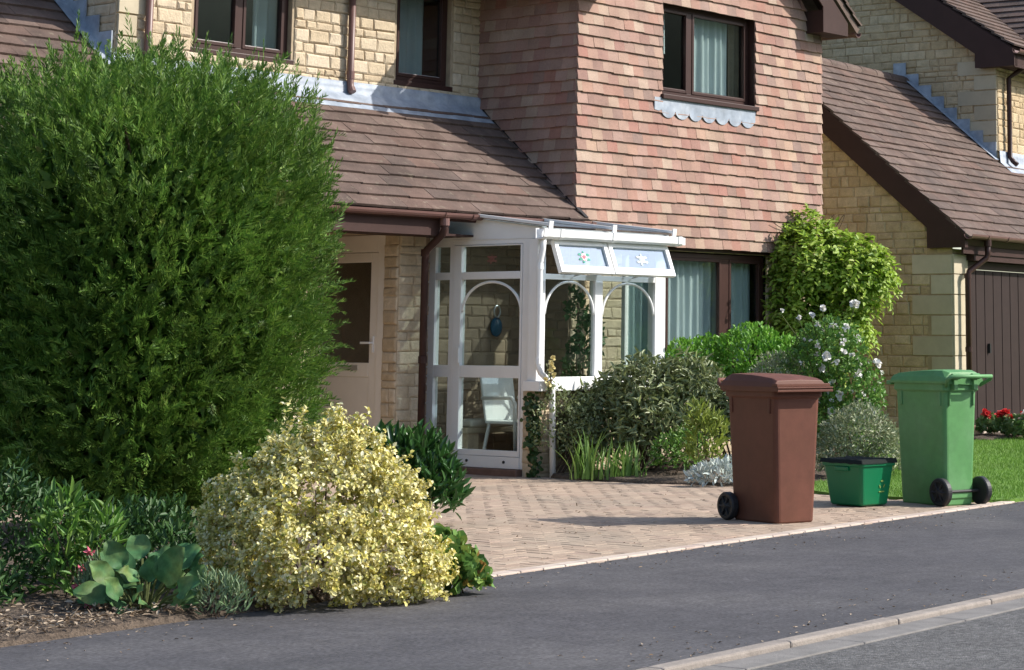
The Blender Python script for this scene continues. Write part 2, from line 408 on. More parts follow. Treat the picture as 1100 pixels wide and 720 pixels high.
def tiles(mb, t, v0, v1, ulo, uhi, gauge, w, th, holes=(), jit=.003, lap=.25, gap=.002, stagger=.5, sag=0.0, seed=1):
    """laid tiles on plane t: rows of small slabs whose lower edge stands proud"""
    rnd = random.Random(seed)
    v = v0; row = 0
    while v < v1 - .01:
        va, vb = v, min(v + gauge * (1 + lap), v1 + .01)
        lo0, lo1, hi0, hi1 = ulo(va), ulo(vb), uhi(va), uhi(vb)
        ph = rnd.uniform(0, 10) * sag
        u = min(lo0, lo1) - rnd.uniform(0, .02) - (stagger * w if row % 2 else 0) - (0 if stagger == .5 else rnd.random() * w * .1)
        while u < max(hi0, hi1):
            ua, ub = u + gap / 2, u + w - gap / 2
            spans = [(ua, ub)]
            for (h0, h1, g0, g1) in holes:
                if va + gauge * .5 > g0 and va + gauge * .5 < g1:
                    ns = []
                    for (p, q) in spans:
                        if q <= h0 or p >= h1: ns.append((p, q)); continue
                        if p < h0: ns.append((p, h0))
                        if q > h1: ns.append((h1, q))
                    spans = ns
            for (p, q) in spans:
                p0, p1, q0, q1 = max(p, lo0), max(p, lo1), min(q, hi0), min(q, hi1)
                if q0 - p0 < .012 and q1 - p1 < .012: continue
                q0 = max(q0, p0 + .001); q1 = max(q1, p1 + .001)
                dz = rnd.uniform(-jit, jit) + sag * math.sin(u * 1.7 + ph * 6); dn = rnd.uniform(0, jit * .9); k = rnd.uniform(-jit, jit) * .5
                n0, n1 = th * 2 + dn, th * 1.0 + dn * .5
                vs = [t(p0, va + dz - k, n0 - th), t(q0, va + dz + k, n0 - th), t(q0, va + dz + k, n0), t(p0, va + dz - k, n0),
                      t(p1, vb + dz, n1 - th), t(q1, vb + dz, n1 - th), t(q1, vb + dz, n1), t(p1, vb + dz, n1)]
                mb.add(vs, [(0, 1, 2, 3), (3, 2, 6, 7), (0, 3, 7, 4), (1, 5, 6, 2)])
            u += w
        v += gauge; row += 1


def stone_wall(t, breaks, ulo, uhi, holes=(), hmin=.08, hmax=.138, lmin=.10, lmax=.31, quoins=(), seed=3, depth=.015):
    """coursed blocks with pillowed faces; returns (blocks, mortar backing, quoins)"""
    rnd = random.Random(seed); A, B, Q = MB(), MB(), MB()
    def block(mb, u0, u1, v0, v1, d, inset, rough):
        g = .005; u0 += g * .7; u1 -= g * .7; v0 += g * .7; v1 -= g * .7
        if u1 - u0 < .02 or v1 - v0 < .02: return
        j = lambda s: rnd.uniform(-s, s)
        i = min(inset, (u1 - u0) * .3, (v1 - v0) * .3)
        o = [(u0, v0), (u1, v0), (u1, v1), (u0, v1)]
        inn = [(u0 + i, v0 + i), (u1 - i, v0 + i), (u1 - i, v1 - i), (u0 + i, v1 - i)]
        o = [(a + j(rough), b + j(rough)) for a, b in o]
        vs = [t(a, b, -.012) for a, b in o] + [t(a + j(rough), b + j(rough), d * .45) for a, b in o] + [t(a + j(rough), b + j(rough), d + j(rough)) for a, b in inn]
        fs = [(8, 9, 10, 11)] + [(k, (k + 1) % 4, 4 + (k + 1) % 4, 4 + k) for k in range(4)] + [(4 + k, 4 + (k + 1) % 4, 8 + (k + 1) % 4, 8 + k) for k in range(4)]
        mb.add(vs, fs)
    for z0, z1 in zip(breaks[:-1], breaks[1:]):
        hs = []; rem = z1 - z0
        while rem > hmax * 1.15:
            h = rnd.choice([hmin, hmin * 1.1, (hmin + hmax) / 2, hmax, hmax * .9]); h = min(h, rem - hmin * .8); hs.append(h); rem -= h
        hs.append(rem); v = z0
        for h in hs:
            lo, hi = max(ulo(v), ulo(v + h)), min(uhi(v), uhi(v + h)); lob, hib = min(ulo(v), ulo(v + h)), max(uhi(v), uhi(v + h))
            def cut(sp):
                for (h0, h1, g0, g1) in holes:
                    if v + h * .5 > g0 and v + h * .5 < g1:
                        ns = []
                        for (p, q) in sp:
                            if q <= h0 or p >= h1: ns.append((p, q)); continue
                            if p < h0: ns.append((p, h0))
                            if q > h1: ns.append((h1, q))
                        sp = ns
                return sp
            for (p, q) in cut([(lob, hib)]):
                if q > p:
                    pl, ql = max(p, ulo(v)), min(q, uhi(v)); pu, qu = max(p, ulo(v + h)), min(q, uhi(v + h))
                    B.add([t(pl, v, 0), t(max(ql, pl), v, 0), t(max(qu, pu), v + h, 0), t(pu, v + h, 0)], [(0, 1, 2, 3)])
            for (p, q) in cut([(lo, hi)]):
                u = p
                while u < q - .01:
                    L = rnd.uniform(lmin, lmax) * (.75 + h * 2)
                    if q - (u + L) < lmin * .8: L = q - u
                    block(A, u, u + L, v, v + h, depth * rnd.uniform(.7, 1.25), .016, .004); u += L
            v += h
    for (u0, u1, v0, v1) in quoins: block(Q, u0, u1, v0, v1, depth * 1.6, .004, .0008)
    return A, B, Q


def window(parent, t, w, h, lights, fr=.055, depth=.07, glass='glass', name='window', material='brown', sill=True, casement=True, curtain=None, room=True, sill_out=.07, roomd=2.2, mull=()):
    """a framed window in plane t (origin lower left, n=0 the frame's outer face)"""
    mb = MB()
    mb.tbox(t, 0, fr, 0, h, -depth, 0); mb.tbox(t, w - fr, w, 0, h, -depth, 0)
    mb.tbox(t, fr, w - fr, 0, fr, -depth, -.001); mb.tbox(t, fr, w - fr, h - fr, h, -depth, -.001)
    for (a, b) in zip(lights[:-1], lights[1:]): mb.tbox(t, a[1], b[0], fr, h - fr, -depth, -.001)
    if casement:
        c = .035
        for (a, b) in lights:
            mb.tbox(t, a, a + c, fr, h - fr, -depth * .6, .008); mb.tbox(t, b - c, b, fr, h - fr, -depth * .6, .008)
            mb.tbox(t, a + c, b - c, fr, fr + c, -depth * .6, .007); mb.tbox(t, a + c, b - c, h - fr - c, h - fr, -depth * .6, .007)
    wd = mb.build(name, material, parent, bevel=.004)
    for (a, b) in lights:
        MB().tbox(t, a + .02, b - .02, fr + .02, h - fr - .02, -.032, -.026).build('pane', glass, wd)
        # pale glazing bead along the foot of each light
        MB().tbox(t, a + .034, b - .034, fr + .033, fr + .043, -.026, -.012).build('bead', ('steel_bead' if glass == 'glass_dark' else 'brown') if material == 'brown' else 'white', wd)
    if sill: MB().tbox(t, -.04, w + .04, -.055, -.002, -.05, sill_out).build('sill', material, wd, bevel=.006)
    if curtain:
        for (a, b, v0, v1, mt) in curtain:
            cb = MB(); ph = random.random() * 6
            cb.grid(lambda x, y: t(a + (b - a) * x, v0 + (v1 - v0) * y, -.16 + .022 * math.sin(x * (b - a) * 52 + ph + .5 * math.sin(x * 9)) + .012 * math.sin(x * (b - a) * 21 + 2 + y)), max(20, int((b - a) * 90)), 8)
            cb.build('curtain', mt, wd, smooth=True)
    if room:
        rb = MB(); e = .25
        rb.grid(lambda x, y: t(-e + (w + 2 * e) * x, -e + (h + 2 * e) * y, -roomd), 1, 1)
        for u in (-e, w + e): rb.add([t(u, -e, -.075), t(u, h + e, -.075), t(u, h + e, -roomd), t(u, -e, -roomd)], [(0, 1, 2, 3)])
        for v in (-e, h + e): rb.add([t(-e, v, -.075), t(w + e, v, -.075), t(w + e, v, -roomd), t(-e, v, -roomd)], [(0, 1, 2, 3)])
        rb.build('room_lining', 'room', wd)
    return wd


def gutter_run(parent, p0, p1, r=.055, material='gutter', unions=(.3, .7), name='gutter'):
    p0 = np.array(p0, float); p1 = np.array(p1, float); d = p1 - p0; L = np.linalg.norm(d); d /= L
    side = np.cross(d, (0, 0, 1.)); side /= np.linalg.norm(side)
    mb = MB()
    def prof(k, rr): return [k + side * math.cos(q) * rr + np.array([0, 0, 1.]) * math.sin(q) * rr for q in np.linspace(math.pi, 2 * math.pi, 9)] + \
                            [k + side * math.cos(q) * (rr - .006) + np.array([0, 0, 1.]) * (math.sin(q) * (rr - .006)) for q in np.linspace(2 * math.pi, math.pi, 9)]
    mb.loft([prof(p0, r), prof(p1, r)])
    g = mb.build(name, material, parent)
    for q in list(unions) + [0.0005, .9995]:
        ub = MB(); c = p0 + d * L * q; ub.loft([prof(c - d * .03, r + .008), prof(c + d * .03, r + .008)])
        ub.build('gutter_union', material, g)
    return g


# ------------------------------------------------------------------ ground levels
def drive_z(x, y):
    q = min(max((y - 10.4) / 3.6, 0), 1); return -.07 * q


def footback(x): return 8.22 + .097 * (x - 8.37)


def sheet(pts, z0, z1): return MB().poly(WORLD, pts, z0, z1)


mb = MB(); mb.add([(-1500, -1500, -.35), (1500, -1500, -.35), (1500, 1500, -.35), (-1500, 1500, -.35)], [(0, 1, 2, 3)])
struct('ground', mb, 'ground')
# road, channel, kerb, footpath follow the street's own line (about 4.4 degrees off the house fronts)
ka = math.atan(.0774); KU = (math.cos(ka), math.sin(ka), 0); KV = (-math.sin(ka), math.cos(ka), 0)
KT = T((6.51, 5.55, 0), KU, KV)
mb = MB(); mb.tbox(KT, -70, 90, -7.5, -.264, -.3, -.027); struct('road', mb, 'road')
mb = MB()
u = -60.0
while u < 80:
    mb.tbox(KT, u + .002, u + .913, -.262, -.089, -.3, -.020); u += .915
struct('road_channel', mb, 'channel', bevel=.006)
mb = MB(); u = -60.3
while u < 80:
    j = random.uniform(-.003, .003)
    mb.tbox(KT, u + .002, u + .913, -.085 + j, 0 + j, -.3, .002 + j * .5); u += .915
struct('kerb', mb, 'kerb', bevel=.010, seg=2)
mb = MB()
a0 = KT(-60, .004); a1 = KT(80, .004)
mb.poly(WORLD, [(a0[0], a0[1]), (a1[0], a1[1]), (90, footback(90) - 1.5), (15.08, footback(15.08)), (8.37, 8.22), (-55, footback(-55) + 3)], -.3, 0)
struct('footpath', mb, 'asphalt')

# hills on the far side of the valley, seen mirrored in the upper windows
hb = MB()
def hill(x, y):
    th = rad(140) + x * rad(225)
    R0 = 210 + 190 * y
    hgt = (58 + 9 * math.sin(x * 9 + 1) + 4 * math.sin(x * 23)) * math.sin(min(1, y * 1.25) * math.pi / 2)
    return (20 + R0 * math.cos(th), 15 + R0 * math.sin(th), -1 + hgt)
hb.grid(hill, 110, 8)
struct('hills', hb, 'hill', smooth=True)

# ---- block paved drive
drive_poly = [(8.37, 8.285), (13.3, 8.765), (14.95, 8.92), (14.75, 9.05), (14.6, 9.75), (14.7, 10.5), (15.45, 11.9), (15.45, 12.9), (16.3, 14.8), (15.7, 15.9), (15.1, 17.4), (13.4, 17.4), (8.6, 15.9), (8.6, 13.0), (11.0, 12.4), (10.8, 11.5)]
def inside(p, poly):
    x, y = p; c = False; j = len(poly) - 1
    for i in range(len(poly)):
        xi, yi = poly[i]; xj, yj = poly[j]
        if (yi > y) != (yj > y) and x < (xj - xi) * (y - yi) / (yj - yi) + xi: c = not c
        j = i
    return c
mb = MB(); a = .1; bw = .0045; rnd = random.Random(5)
def paver(mb, x0, x1, y0, y1, top, bev=.004):
    g = .0018; x0 += g; x1 -= g; y0 += g; y1 -= g
    z = [top + rnd.uniform(-.0022, .0022) for _ in range(4)]
    o = [(x0, y0), (x1, y0), (x1, y1), (x0, y1)]; i = [(x0 + bev, y0 + bev), (x1 - bev, y0 + bev), (x1 - bev, y1 - bev), (x0 + bev, y1 - bev)]
    vs = [(p[0], p[1], top - .035) for p in o] + [(p[0], p[1], zz - bev * .8) for p, zz in zip(o, z)] + [(p[0], p[1], zz) for p, zz in zip(i, z)]
    mb.add(vs, [(8, 9, 10, 11)] + [(k, (k + 1) % 4, 4 + (k + 1) % 4, 4 + k) for k in range(4)] + [(4 + k, 4 + (k + 1) % 4, 8 + (k + 1) % 4, 8 + k) for k in range(4)])
for i in range(80, 172):
    for j in range(78, 180):
        k = (i - j) % 4
        if k == 0: x0, x1, y0, y1 = i * a, i * a + 2 * a, j * a, j * a + a
        elif k == 3: x0, x1, y0, y1 = i * a, i * a + a, j * a, j * a + 2 * a
        else: continue
        cx_, cy_ = (x0 + x1) / 2, (y0 + y1) / 2
        if not inside((cx_, cy_), drive_poly): continue
        paver(mb, x0, x1, y0, y1, .004 + drive_z(cx_, cy_))
struct('driveway', mb, 'paver')
mb = MB(); mb.grid(lambda x, y: (7.9 + 9.0 * x, 8.15 + 9.5 * y + .097 * (9.0 * x), -.0005 + drive_z(7.9 + 9 * x, 8.15 + 9.5 * y + .87 * x)), 10, 20)
struct('driveway_bed', mb, 'sand')
mb = MB(); mb.box(-40, 8.75, 12.9, 40, -.3, -.02); mb.box(8.751, 12.4, 15.6, 40, -.3, -.03); struct('garden_ground', mb, 'lawnbase')
ea = math.atan(.097); ET = T((8.37, 8.225, 0), (math.cos(ea), math.sin(ea), 0), (-math.sin(ea), math.cos(ea), 0))
mb = MB(); u = 0.
while u < 6.45:
    mb.tbox(ET, u + .003, u + .197, 0.002, .1, -.05, .0105 + random.uniform(-.001, .001)); u += .2
struct('driveway_edging', mb, 'edging', bevel=.006)

# ---- planting beds and lawn
def bed(name, poly, z, material, n=26, rough=.03, seed=0):
    xs = [p[0] for p in poly]; ys = [p[1] for p in poly]; x0, x1, y0, y1 = min(xs), max(xs), min(ys), max(ys)
    # fan of rings from centroid so that the edge stays clean and the middle is mounded
    cx_, cy_ = sum(xs) / len(xs), sum(ys) / len(ys); ring = []
    for (p, q) in zip(poly, poly[1:] + poly[:1]):
        k = max(1, int(math.hypot(q[0] - p[0], q[1] - p[1]) / .12)); ring += [(p[0] + (q[0] - p[0]) * i / k, p[1] + (q[1] - p[1]) * i / k) for i in range(k)]
    mb = MB(); rings = []
    for s_, dz in ((1.0, -.12), (1.0, .0), (.985, .025), (.95, .03), (.85, .035), (.7, .04), (.5, .05), (.25, .05), (.02, .05)):
        rings.append([(cx_ + (x - cx_) * s_, cy_ + (y - cy_) * s_, z(cx_ + (x - cx_) * s_, cy_ + (y - cy_) * s_) + dz + (rough * noise.noise(Vector((x * 7 * s_, y * 7 * s_, seed))) if dz > 0 else 0)) for x, y in ring])
    mb.loft(rings, cap=False)
    return struct(name, mb, material, smooth=True)

bed('planting_bed_ground', [(-8, 6.8), (5.3, 7.915), (8.36, 8.212), (10.75, 11.5), (10.95, 12.4), (8.5, 13.0), (-8, 13.0)], lambda x, y: 0., 'soil', seed=1)
bed('planting_bed_ground', [(15.62, 14.36), (15.32, 12.95), (15.35, 11.9), (15.9, 11.1), (17.6, 12.2), (22.0, 15.3), (17.6, 15.45), (17.5, 14.45)], lambda x, y: drive_z(x, y) * .5 - .02, 'soil', seed=4)
bed('planting_bed_ground', [(22.6, 13.75), (31, 14.8), (31, 15.35), (23.0, 14.42)], lambda x, y: .06, 'soil', seed=8)
lawn_poly = [(14.6, 9.75), (14.72, 9.08), (14.93, 8.90), (15.08, 8.90), (40, 11.4), (60, 13.5), (60, 18.2), (31, 14.8), (22.6, 13.75), (22.8, 15.2), (22.0, 15.3), (17.6, 12.2), (15.9, 11.1), (15.3, 11.7), (14.65, 10.45)]
def lawn_z(x, y): return .02 + .05 * min(max((x - 14) / 9, 0), 1)
mb = MB(); k = len(lawn_poly)
mb.add([(x, y, lawn_z(x, y)) for x, y in lawn_poly] + [(x, y, -.2) for x, y in lawn_poly], [tuple(range(k))] + [(i, k + i, k + (i + 1) % k, (i + 1) % k) for i in range(k)])
struct('lawn', mb, 'lawnbase')
gp = []
while len(gp) < 60000:
    q = RNG.random((20000, 2)) * np.array([11.5, 7.0]) + np.array([13.9, 8.8])
    for x, y in q:
        if y > .72 * (x - 14) + 10.9 or y > 15: continue
        if inside((x, y), lawn_poly): gp.append((x, y))
gp = np.array(gp[:60000]); n = len(gp)
P = np.column_stack([gp, [lawn_z(x, y) - .004 for x, y in gp]])
Td = np.column_stack([RNG.normal(0, .4, n), RNG.normal(0, .4, n), np.ones(n)]); Nd = rdir(n)
S = unit(np.cross(Td, Nd)); h = RNG.uniform(.02, .045, n)[:, None]
V = np.stack([P - S * .004, P + S * .004, P + unit(Td) * h], 1).reshape(-1, 3)
tag(raw_obj('grass', V, np.arange(n * 3).reshape(n, 3), 'grass', None, k=3), kind='stuff')
# dry twigs and old leaves on the front bed
n = 2600; x = RNG.uniform(4.2, 8.2, n); y = np.array([footback(q) for q in x]) + .02 + RNG.random(n) ** 1.5 * .7
P = np.column_stack([x, y, .045 + RNG.random(n) * .015]); Td = np.column_stack([RNG.normal(size=n), RNG.normal(size=n), RNG.normal(0, .25, n)])
k_ = RNG.random(n) < .9; y2 = np.where(k_, y, y)
tag(leaves('mulch', P, Td, np.column_stack([RNG.normal(0, .4, n), RNG.normal(0, .4, n), np.ones(n)]), RNG.uniform(.015, .05, n), RNG.uniform(.005, .018, n), 'mulch', None), kind='stuff')

n = 900; x = RNG.uniform(5.0, 15.5, n); e = RNG.random(n) ** 2.2
y = np.where(RNG.random(n) < .55, np.array([footback(q) for q in x]) - .02 - e * .5, 5.56 + .0774 * (x - 6.51) + .02 + e * .6)
P = np.column_stack([x, y, np.full(n, .004)]); Td = np.column_stack([RNG.normal(size=n), RNG.normal(size=n), RNG.normal(0, .15, n)])
tag(leaves('litter', P, Td, np.column_stack([RNG.normal(0, .3, n), RNG.normal(0, .3, n), np.ones(n)]), RNG.uniform(.006, .026, n), RNG.uniform(.004, .012, n), 'mulch', None), kind='stuff')
n = 420; x = RNG.uniform(9.0, 14.6, n); y = RNG.uniform(8.6, 13.6, n)
k_ = np.array([inside((a_, b_), drive_poly) for a_, b_ in zip(x, y)]); x, y = x[k_], y[k_]; n = len(x)
P = np.column_stack([x, y, [.008 + drive_z(a_, b_) for a_, b_ in zip(x, y)]]); Td = np.column_stack([RNG.normal(size=n), RNG.normal(size=n), RNG.normal(0, .15, n)])
tag(leaves('litter', P, Td, np.column_stack([RNG.normal(0, .3, n), RNG.normal(0, .3, n), np.ones(n)]), RNG.uniform(.006, .03, n), RNG.uniform(.005, .016, n), 'mulch', None), kind='stuff')
# ================================================================== the house
YB, YW = 15.5, 16.94
house = thing('house', 'stone and clay tile hung house with brown windows, nearest in the photo', 'house', (17.18, 15.5, 0))
XL, XBL, XBR = 12.34, 17.18, 21.58
ROOF_M = .797; RY0, RZ0 = 15.33, 2.445                      # lower roof plane
def roof_z(y): return RZ0 + ROOF_M * (y - RY0)
ra = math.atan(ROOF_M); sec = 1 / math.cos(ra)
RT = T((0, RY0, RZ0), (1, 0, 0), (0, math.cos(ra), math.sin(ra)))
# --- upper front wall of stone
t = T((0, YW, 0), (1, 0, 0), (0, 0, 1))
holes = [(13.20, 14.49, 3.97, 5.02), (15.87, 16.74, 3.90, 5.02)]
q = []
zz = 3.62; k = 0
while zz < 5.0:
    q.append((XL, XL + (.34 if k % 2 else .22), zz, zz + .205)); zz += .21; k += 1
A, B, Q = stone_wall(t, [3.62, 3.90, 3.97, 5.02, 5.2], lambda v: XL + .22, lambda v: XBL, holes, quoins=q, seed=5, depth=.017)
fw = B.build('front_wall', 'mortar', house)
A.build('stonework', 'stone', fw); Q.build('quoins', 'quoin', fw)
# wall behind the quoins, side wall of the main block
t2 = T((XL, 0, 0), (0, -1, 0), (0, 0, 1))
A, B, Q = stone_wall(t2, [3.5, 5.3, 6.6, 8.0], lambda v: -21 + max(0, v - 5.2) * 1.0, lambda v: -(YW + max(0, v - 5.2) * 1.2), seed=9)
sw = B.build('side_wall', 'mortar', house); A.build('stonework', 'stone', sw)
mb = MB(); mb.tbox(t, XL - .01, XL + .23, 3.5, 5.2, -.05, -.001); mb.build('corner_backing', 'mortar', house)
# --- two upper windows in the stone wall
tw = T((13.234, YW + .06, 4.02), (1, 0, 0), (0, 0, 1))
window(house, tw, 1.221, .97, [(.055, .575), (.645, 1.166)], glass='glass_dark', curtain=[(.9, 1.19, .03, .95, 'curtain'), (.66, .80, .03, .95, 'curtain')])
tw = T((15.905, YW + .06, 3.955), (1, 0, 0), (0, 0, 1))
window(house, tw, .80, 1.04, [(.055, .745)], glass='glass_dark', curtain=[(.22, .62, .03, 1.0, 'curtain')])
for (u0, u1, v0, v1) in holes:                                   # reveals
    mb = MB()
    mb.tbox(t, u0 - .02, u0 + .03, v0, v1, -.13, -.001); mb.tbox(t, u1 - .03, u1 + .02, v0, v1, -.13, -.001)
    mb.tbox(t, u0 + .031, u1 - .031, v0 - .02, v0 + .0, -.13, -.001)
    mb.build('window_reveal', 'mortar', house)
# --- lead flashing along the foot of the front wall
mb = MB()
def lead(x, y):
    X = XL - .05 + (XBL - XL + .05) * x; w = .006 * noise.noise(Vector((X * 3, y * 4, 2)))
    pts = [(16.665, roof_z(16.665) + .058), (16.76, roof_z(16.76) + .062), (16.855, roof_z(16.855) + .066), (16.885, 3.745), (16.890, 3.80), (16.893, 3.865), (16.95, 3.872)]
    i = y * 6; a_ = pts[min(6, int(i))]
    return (X, a_[0] + w, a_[1] + w)
mb.grid(lead, 60, 6); mb.build('lead_flashing', 'lead', house, smooth=True)
# stepped lead where the lower roof meets the side wall
mb = MB(); y = 16.95; k = 0
while y < 18.3:
    mb.tbox(t2, -(y + .21), -y, roof_z(y) + .02, roof_z(y + .1) + .26, .026, .040); y += .2105
al = T((XL, RY0, RZ0), (-1, 0, 0), (0, math.cos(ra), math.sin(ra)), (0, -math.sin(ra), math.cos(ra)))
mb.tbox(al, .026, .15, (16.9 - RY0) * sec, (18.25 - RY0) * sec, .056, .062)
mb.build('stepped_flashing', 'lead', house)
# --- lower roof (garage and lean-to in one slope)
mb = MB()
vtop = (18.30 - RY0) * sec; vw = (YW - RY0) * sec
tiles(mb, RT, 0, vw - .06, lambda v: 8.3, lambda v: XBL - .004, .182, .33, .026, jit=.0065, seed=4)
tiles(mb, T(RT(0, vw - .06), RT.U, RT.V), 0, vtop - vw + .06, lambda v: 8.3, lambda v: XL - .02, .182, .33, .026, jit=.0065, seed=6)
lr = mb.build('lower_roof', 'roof_tile', house)
mb = MB(); mb.tbox(RT, 8.35, XL, 0.02, vtop, -.10, -.004); mb.tbox(RT, XL + .001, XBL - .002, 0.02, vw - .02, -.10, -.004)
RT2 = T((0, 18.30, roof_z(18.30)), (1, 0, 0), (0, math.cos(ra), -math.sin(ra)), (0, math.sin(ra), math.cos(ra)))
mb.tbox(RT2, 8.35, XL - .01, 0.1, 3.2, -.09, 0)
mb.build('roof_deck', 'barge', house)
mb = MB(); mb.tube([(8.3, 18.3, roof_z(18.3) - .03), (XL, 18.3, roof_z(18.3) - .03)], .11, 12); mb.build('ridge_tile', 'roof_tile', lr)
# valley gutter strip against the tile hung side
mb = MB(); mb.tbox(T((XBL, RY0, RZ0), (-1, 0, 0), (0, math.cos(ra), math.sin(ra)), (0, -math.sin(ra), math.cos(ra))), .004, .055, .02, vw, .055, .062); mb.build('valley_lead', 'rubber', house)
# eaves: fascia, gutter, soffit
MB().box(8.4, 15.22, 15.40, 15.43, 2.235, 2.425).build('fascia', 'barge', house)
MB().box(8.4, 15.60, 15.432, 15.9, 2.24, 2.26).build('soffit', 'barge', house)
gutter_run(house, (8.4, 15.335, 2.455), (17.24, 15.335, 2.455), unions=(.30, .56, .757, .80, .93))
mb = MB(); mb.tube([(15.10, 15.335, 2.40), (15.10, 15.335, 2.30), (15.10, 15.36, 2.25), (15.15, 15.63, 2.10), (15.16, 15.66, 2.02), (15.16, 15.66, -.1)], .036, 12)
dp = mb.build('downpipe', 'barge', house, smooth=True)  # darker brown than the upper pipes: shade put into the colour
for z in (2.04, 1.0, .2): MB().tube([(15.16, 15.66, z), (15.16, 15.66, z + .07)], .044, 12).build('pipe_collar', 'barge', dp)
MB().tube([(15.10, 15.335, 2.40), (15.10, 15.335, 2.33)], .048, 12).build('pipe_collar', 'gutter', dp)
# upper downpipes on the stone wall
for x, zb in ((12.655, 3.70), (15.20, 3.77)):
    mb = MB(); mb.tube([(x, YW - .075, 5.0), (x, YW - .075, zb + .08), (x, YW - .085, zb + .03), (x, YW - .11, zb - .01)], .036, 12)
    p = mb.build('downpipe', 'gutter', house, smooth=True)
    MB().tube([(x, YW - .075, zb + .12), (x, YW - .075, zb + .2)], .043, 12).build('pipe_collar', 'gutter', p); MB().tube([(x, YW - .088, zb + .025), (x, YW - .112, zb - .02)], .041, 12).build('pipe_shoe', 'gutter', p)
    if x > 14:
        mb = MB(); mb.tube([(x, YW - .075, 4.98), (x, YW - .1, 5.06), (x - .12, YW - .42, 5.16)], .036, 10); mb.build('swan_neck', 'gutter', p, smooth=True)
# --- main roof above (its eaves shade the wall)
mt = T((0, 16.47, 5.14), (1, 0, 0), (0, .78, .625)); mb = MB(); mb.tbox(mt, XL - .3, 17.3, 0, 3.3, -.1, 0)
mr = mb.build('main_roof', 'roof_tile', house)
mb = MB(); tiles(mb, mt, 0, 3.2, lambda v: XL - .3, lambda v: 17.3, .182, .33, .026, seed=8); mb.build('roof_tiles', 'roof_tile', mr)
MB().box(XL - .25, 17.2, 16.50, 16.94, 5.04, 5.06).build('soffit', 'barge', house)
MB().box(XL - .25, 17.2, 16.485, 16.499, 5.0, 5.2).build('fascia', 'barge', house)
gutter_run(house, (XL - .28, 16.42, 5.15), (17.0, 16.42, 5.15))

# --- tile hung bay with its gable
bt = T((0, YB, 0), (1, 0, 0), (0, 0, 1))
BW = (18.545, 20.26, 3.85, 5.0)
def gl(v): return XBL - .045 if v < 4.95 else XBL + (v - 4.95) / .84
def gh(v): return XBR + .02 if v < 4.95 else XBR - (v - 4.95) / .84
mb = MB(); tiles(mb, bt, 2.25, 6.7, gl, gh, .1235, .168, .028, holes=[BW], jit=.0048, lap=.3, gap=.0015, sag=.0045, seed=12)
bf = mb.build('tile_hung_front', 'hung_tile', house)
st = T((XBL, 0, 0), (0, -1, 0), (0, 0, 1))
mb = MB(); tiles(mb, st, 2.25, 5.0, lambda v: -17.1, lambda v: -YB + .03, .1235, .168, .028, jit=.0048, lap=.3, gap=.0015, sag=.0045, seed=13)
mb.build('tile_hung_side', 'hung_tile', house)
# shell of the bay behind the tiles
mb = MB()
x0, x1, z0, z1 = BW
for (a_, b_, c_, d_) in ((XBL + .02, x0, 2.26, 4.95), (x1, XBR - .02, 2.26, 4.95), (x0, x1, 2.26, z0), (x0, x1, z1, 5.15)):
    mb.tbox(bt, a_, b_, c_, d_, -.12, -.004)
mb.poly(bt, [(XBL + .02, 4.951), (x0 - .001, 4.951), (x0 - .001, 5.151), (x1 + .001, 5.151), (x1 + .001, 4.951), (XBR - .02, 4.951), (19.38, 6.75)], -.12, -.004)
mb.tbox(st, -17.2, -YB - .121, 2.26, 4.95, -.12, -.004)
mb.tbox(T((XBR, 0, 0), (0, 1, 0), (0, 0, 1)), YB + .121, 20, -.3, 5.0, -.12, 0)
mb.build('bay_shell', 'mortar', house)
# upper bay window
tw = T((18.56, YB + .055, 3.945), (1, 0, 0), (0, 0, 1))
window(house, tw, 1.685, 1.04, [(.06, .545), (.625, 1.63)], glass='glass', sill_out=.14,
       curtain=[(.74, 1.46, .02, 1.0, 'curtain'), (1.47, 1.69, .02, 1.0, 'inner'), (.28, .34, .5, 1.0, 'curtain')])
mb = MB(); mb.tbox(bt, 18.545, 18.56, 3.90, 4.99, -.1, .04); mb.tbox(bt, 20.245, 20.26, 3.90, 4.99, -.1, .04); mb.tbox(bt, 18.545, 20.26, 4.9905, 5.0, -.1, .04)
mb.build('window_reveal', 'brown', house)
# scalloped lead apron under the sill
pts = [(18.40, 3.90), (20.24, 3.90), (20.24, 3.76)]
u = 20.22; wsc = .243
while u - wsc > 18.47:
    for q_ in np.linspace(0, math.pi, 9)[1:]:
        pts.append((u - wsc / 2 + math.cos(q_) * wsc / 2 * .96, 3.765 - math.sin(q_) * .085))
    u -= wsc
pts += [(18.47, 3.75), (18.40, 3.76)]
mb = MB(); mb.poly(bt, pts, .052, .058); mb.build('scalloped_lead', 'lead', house)
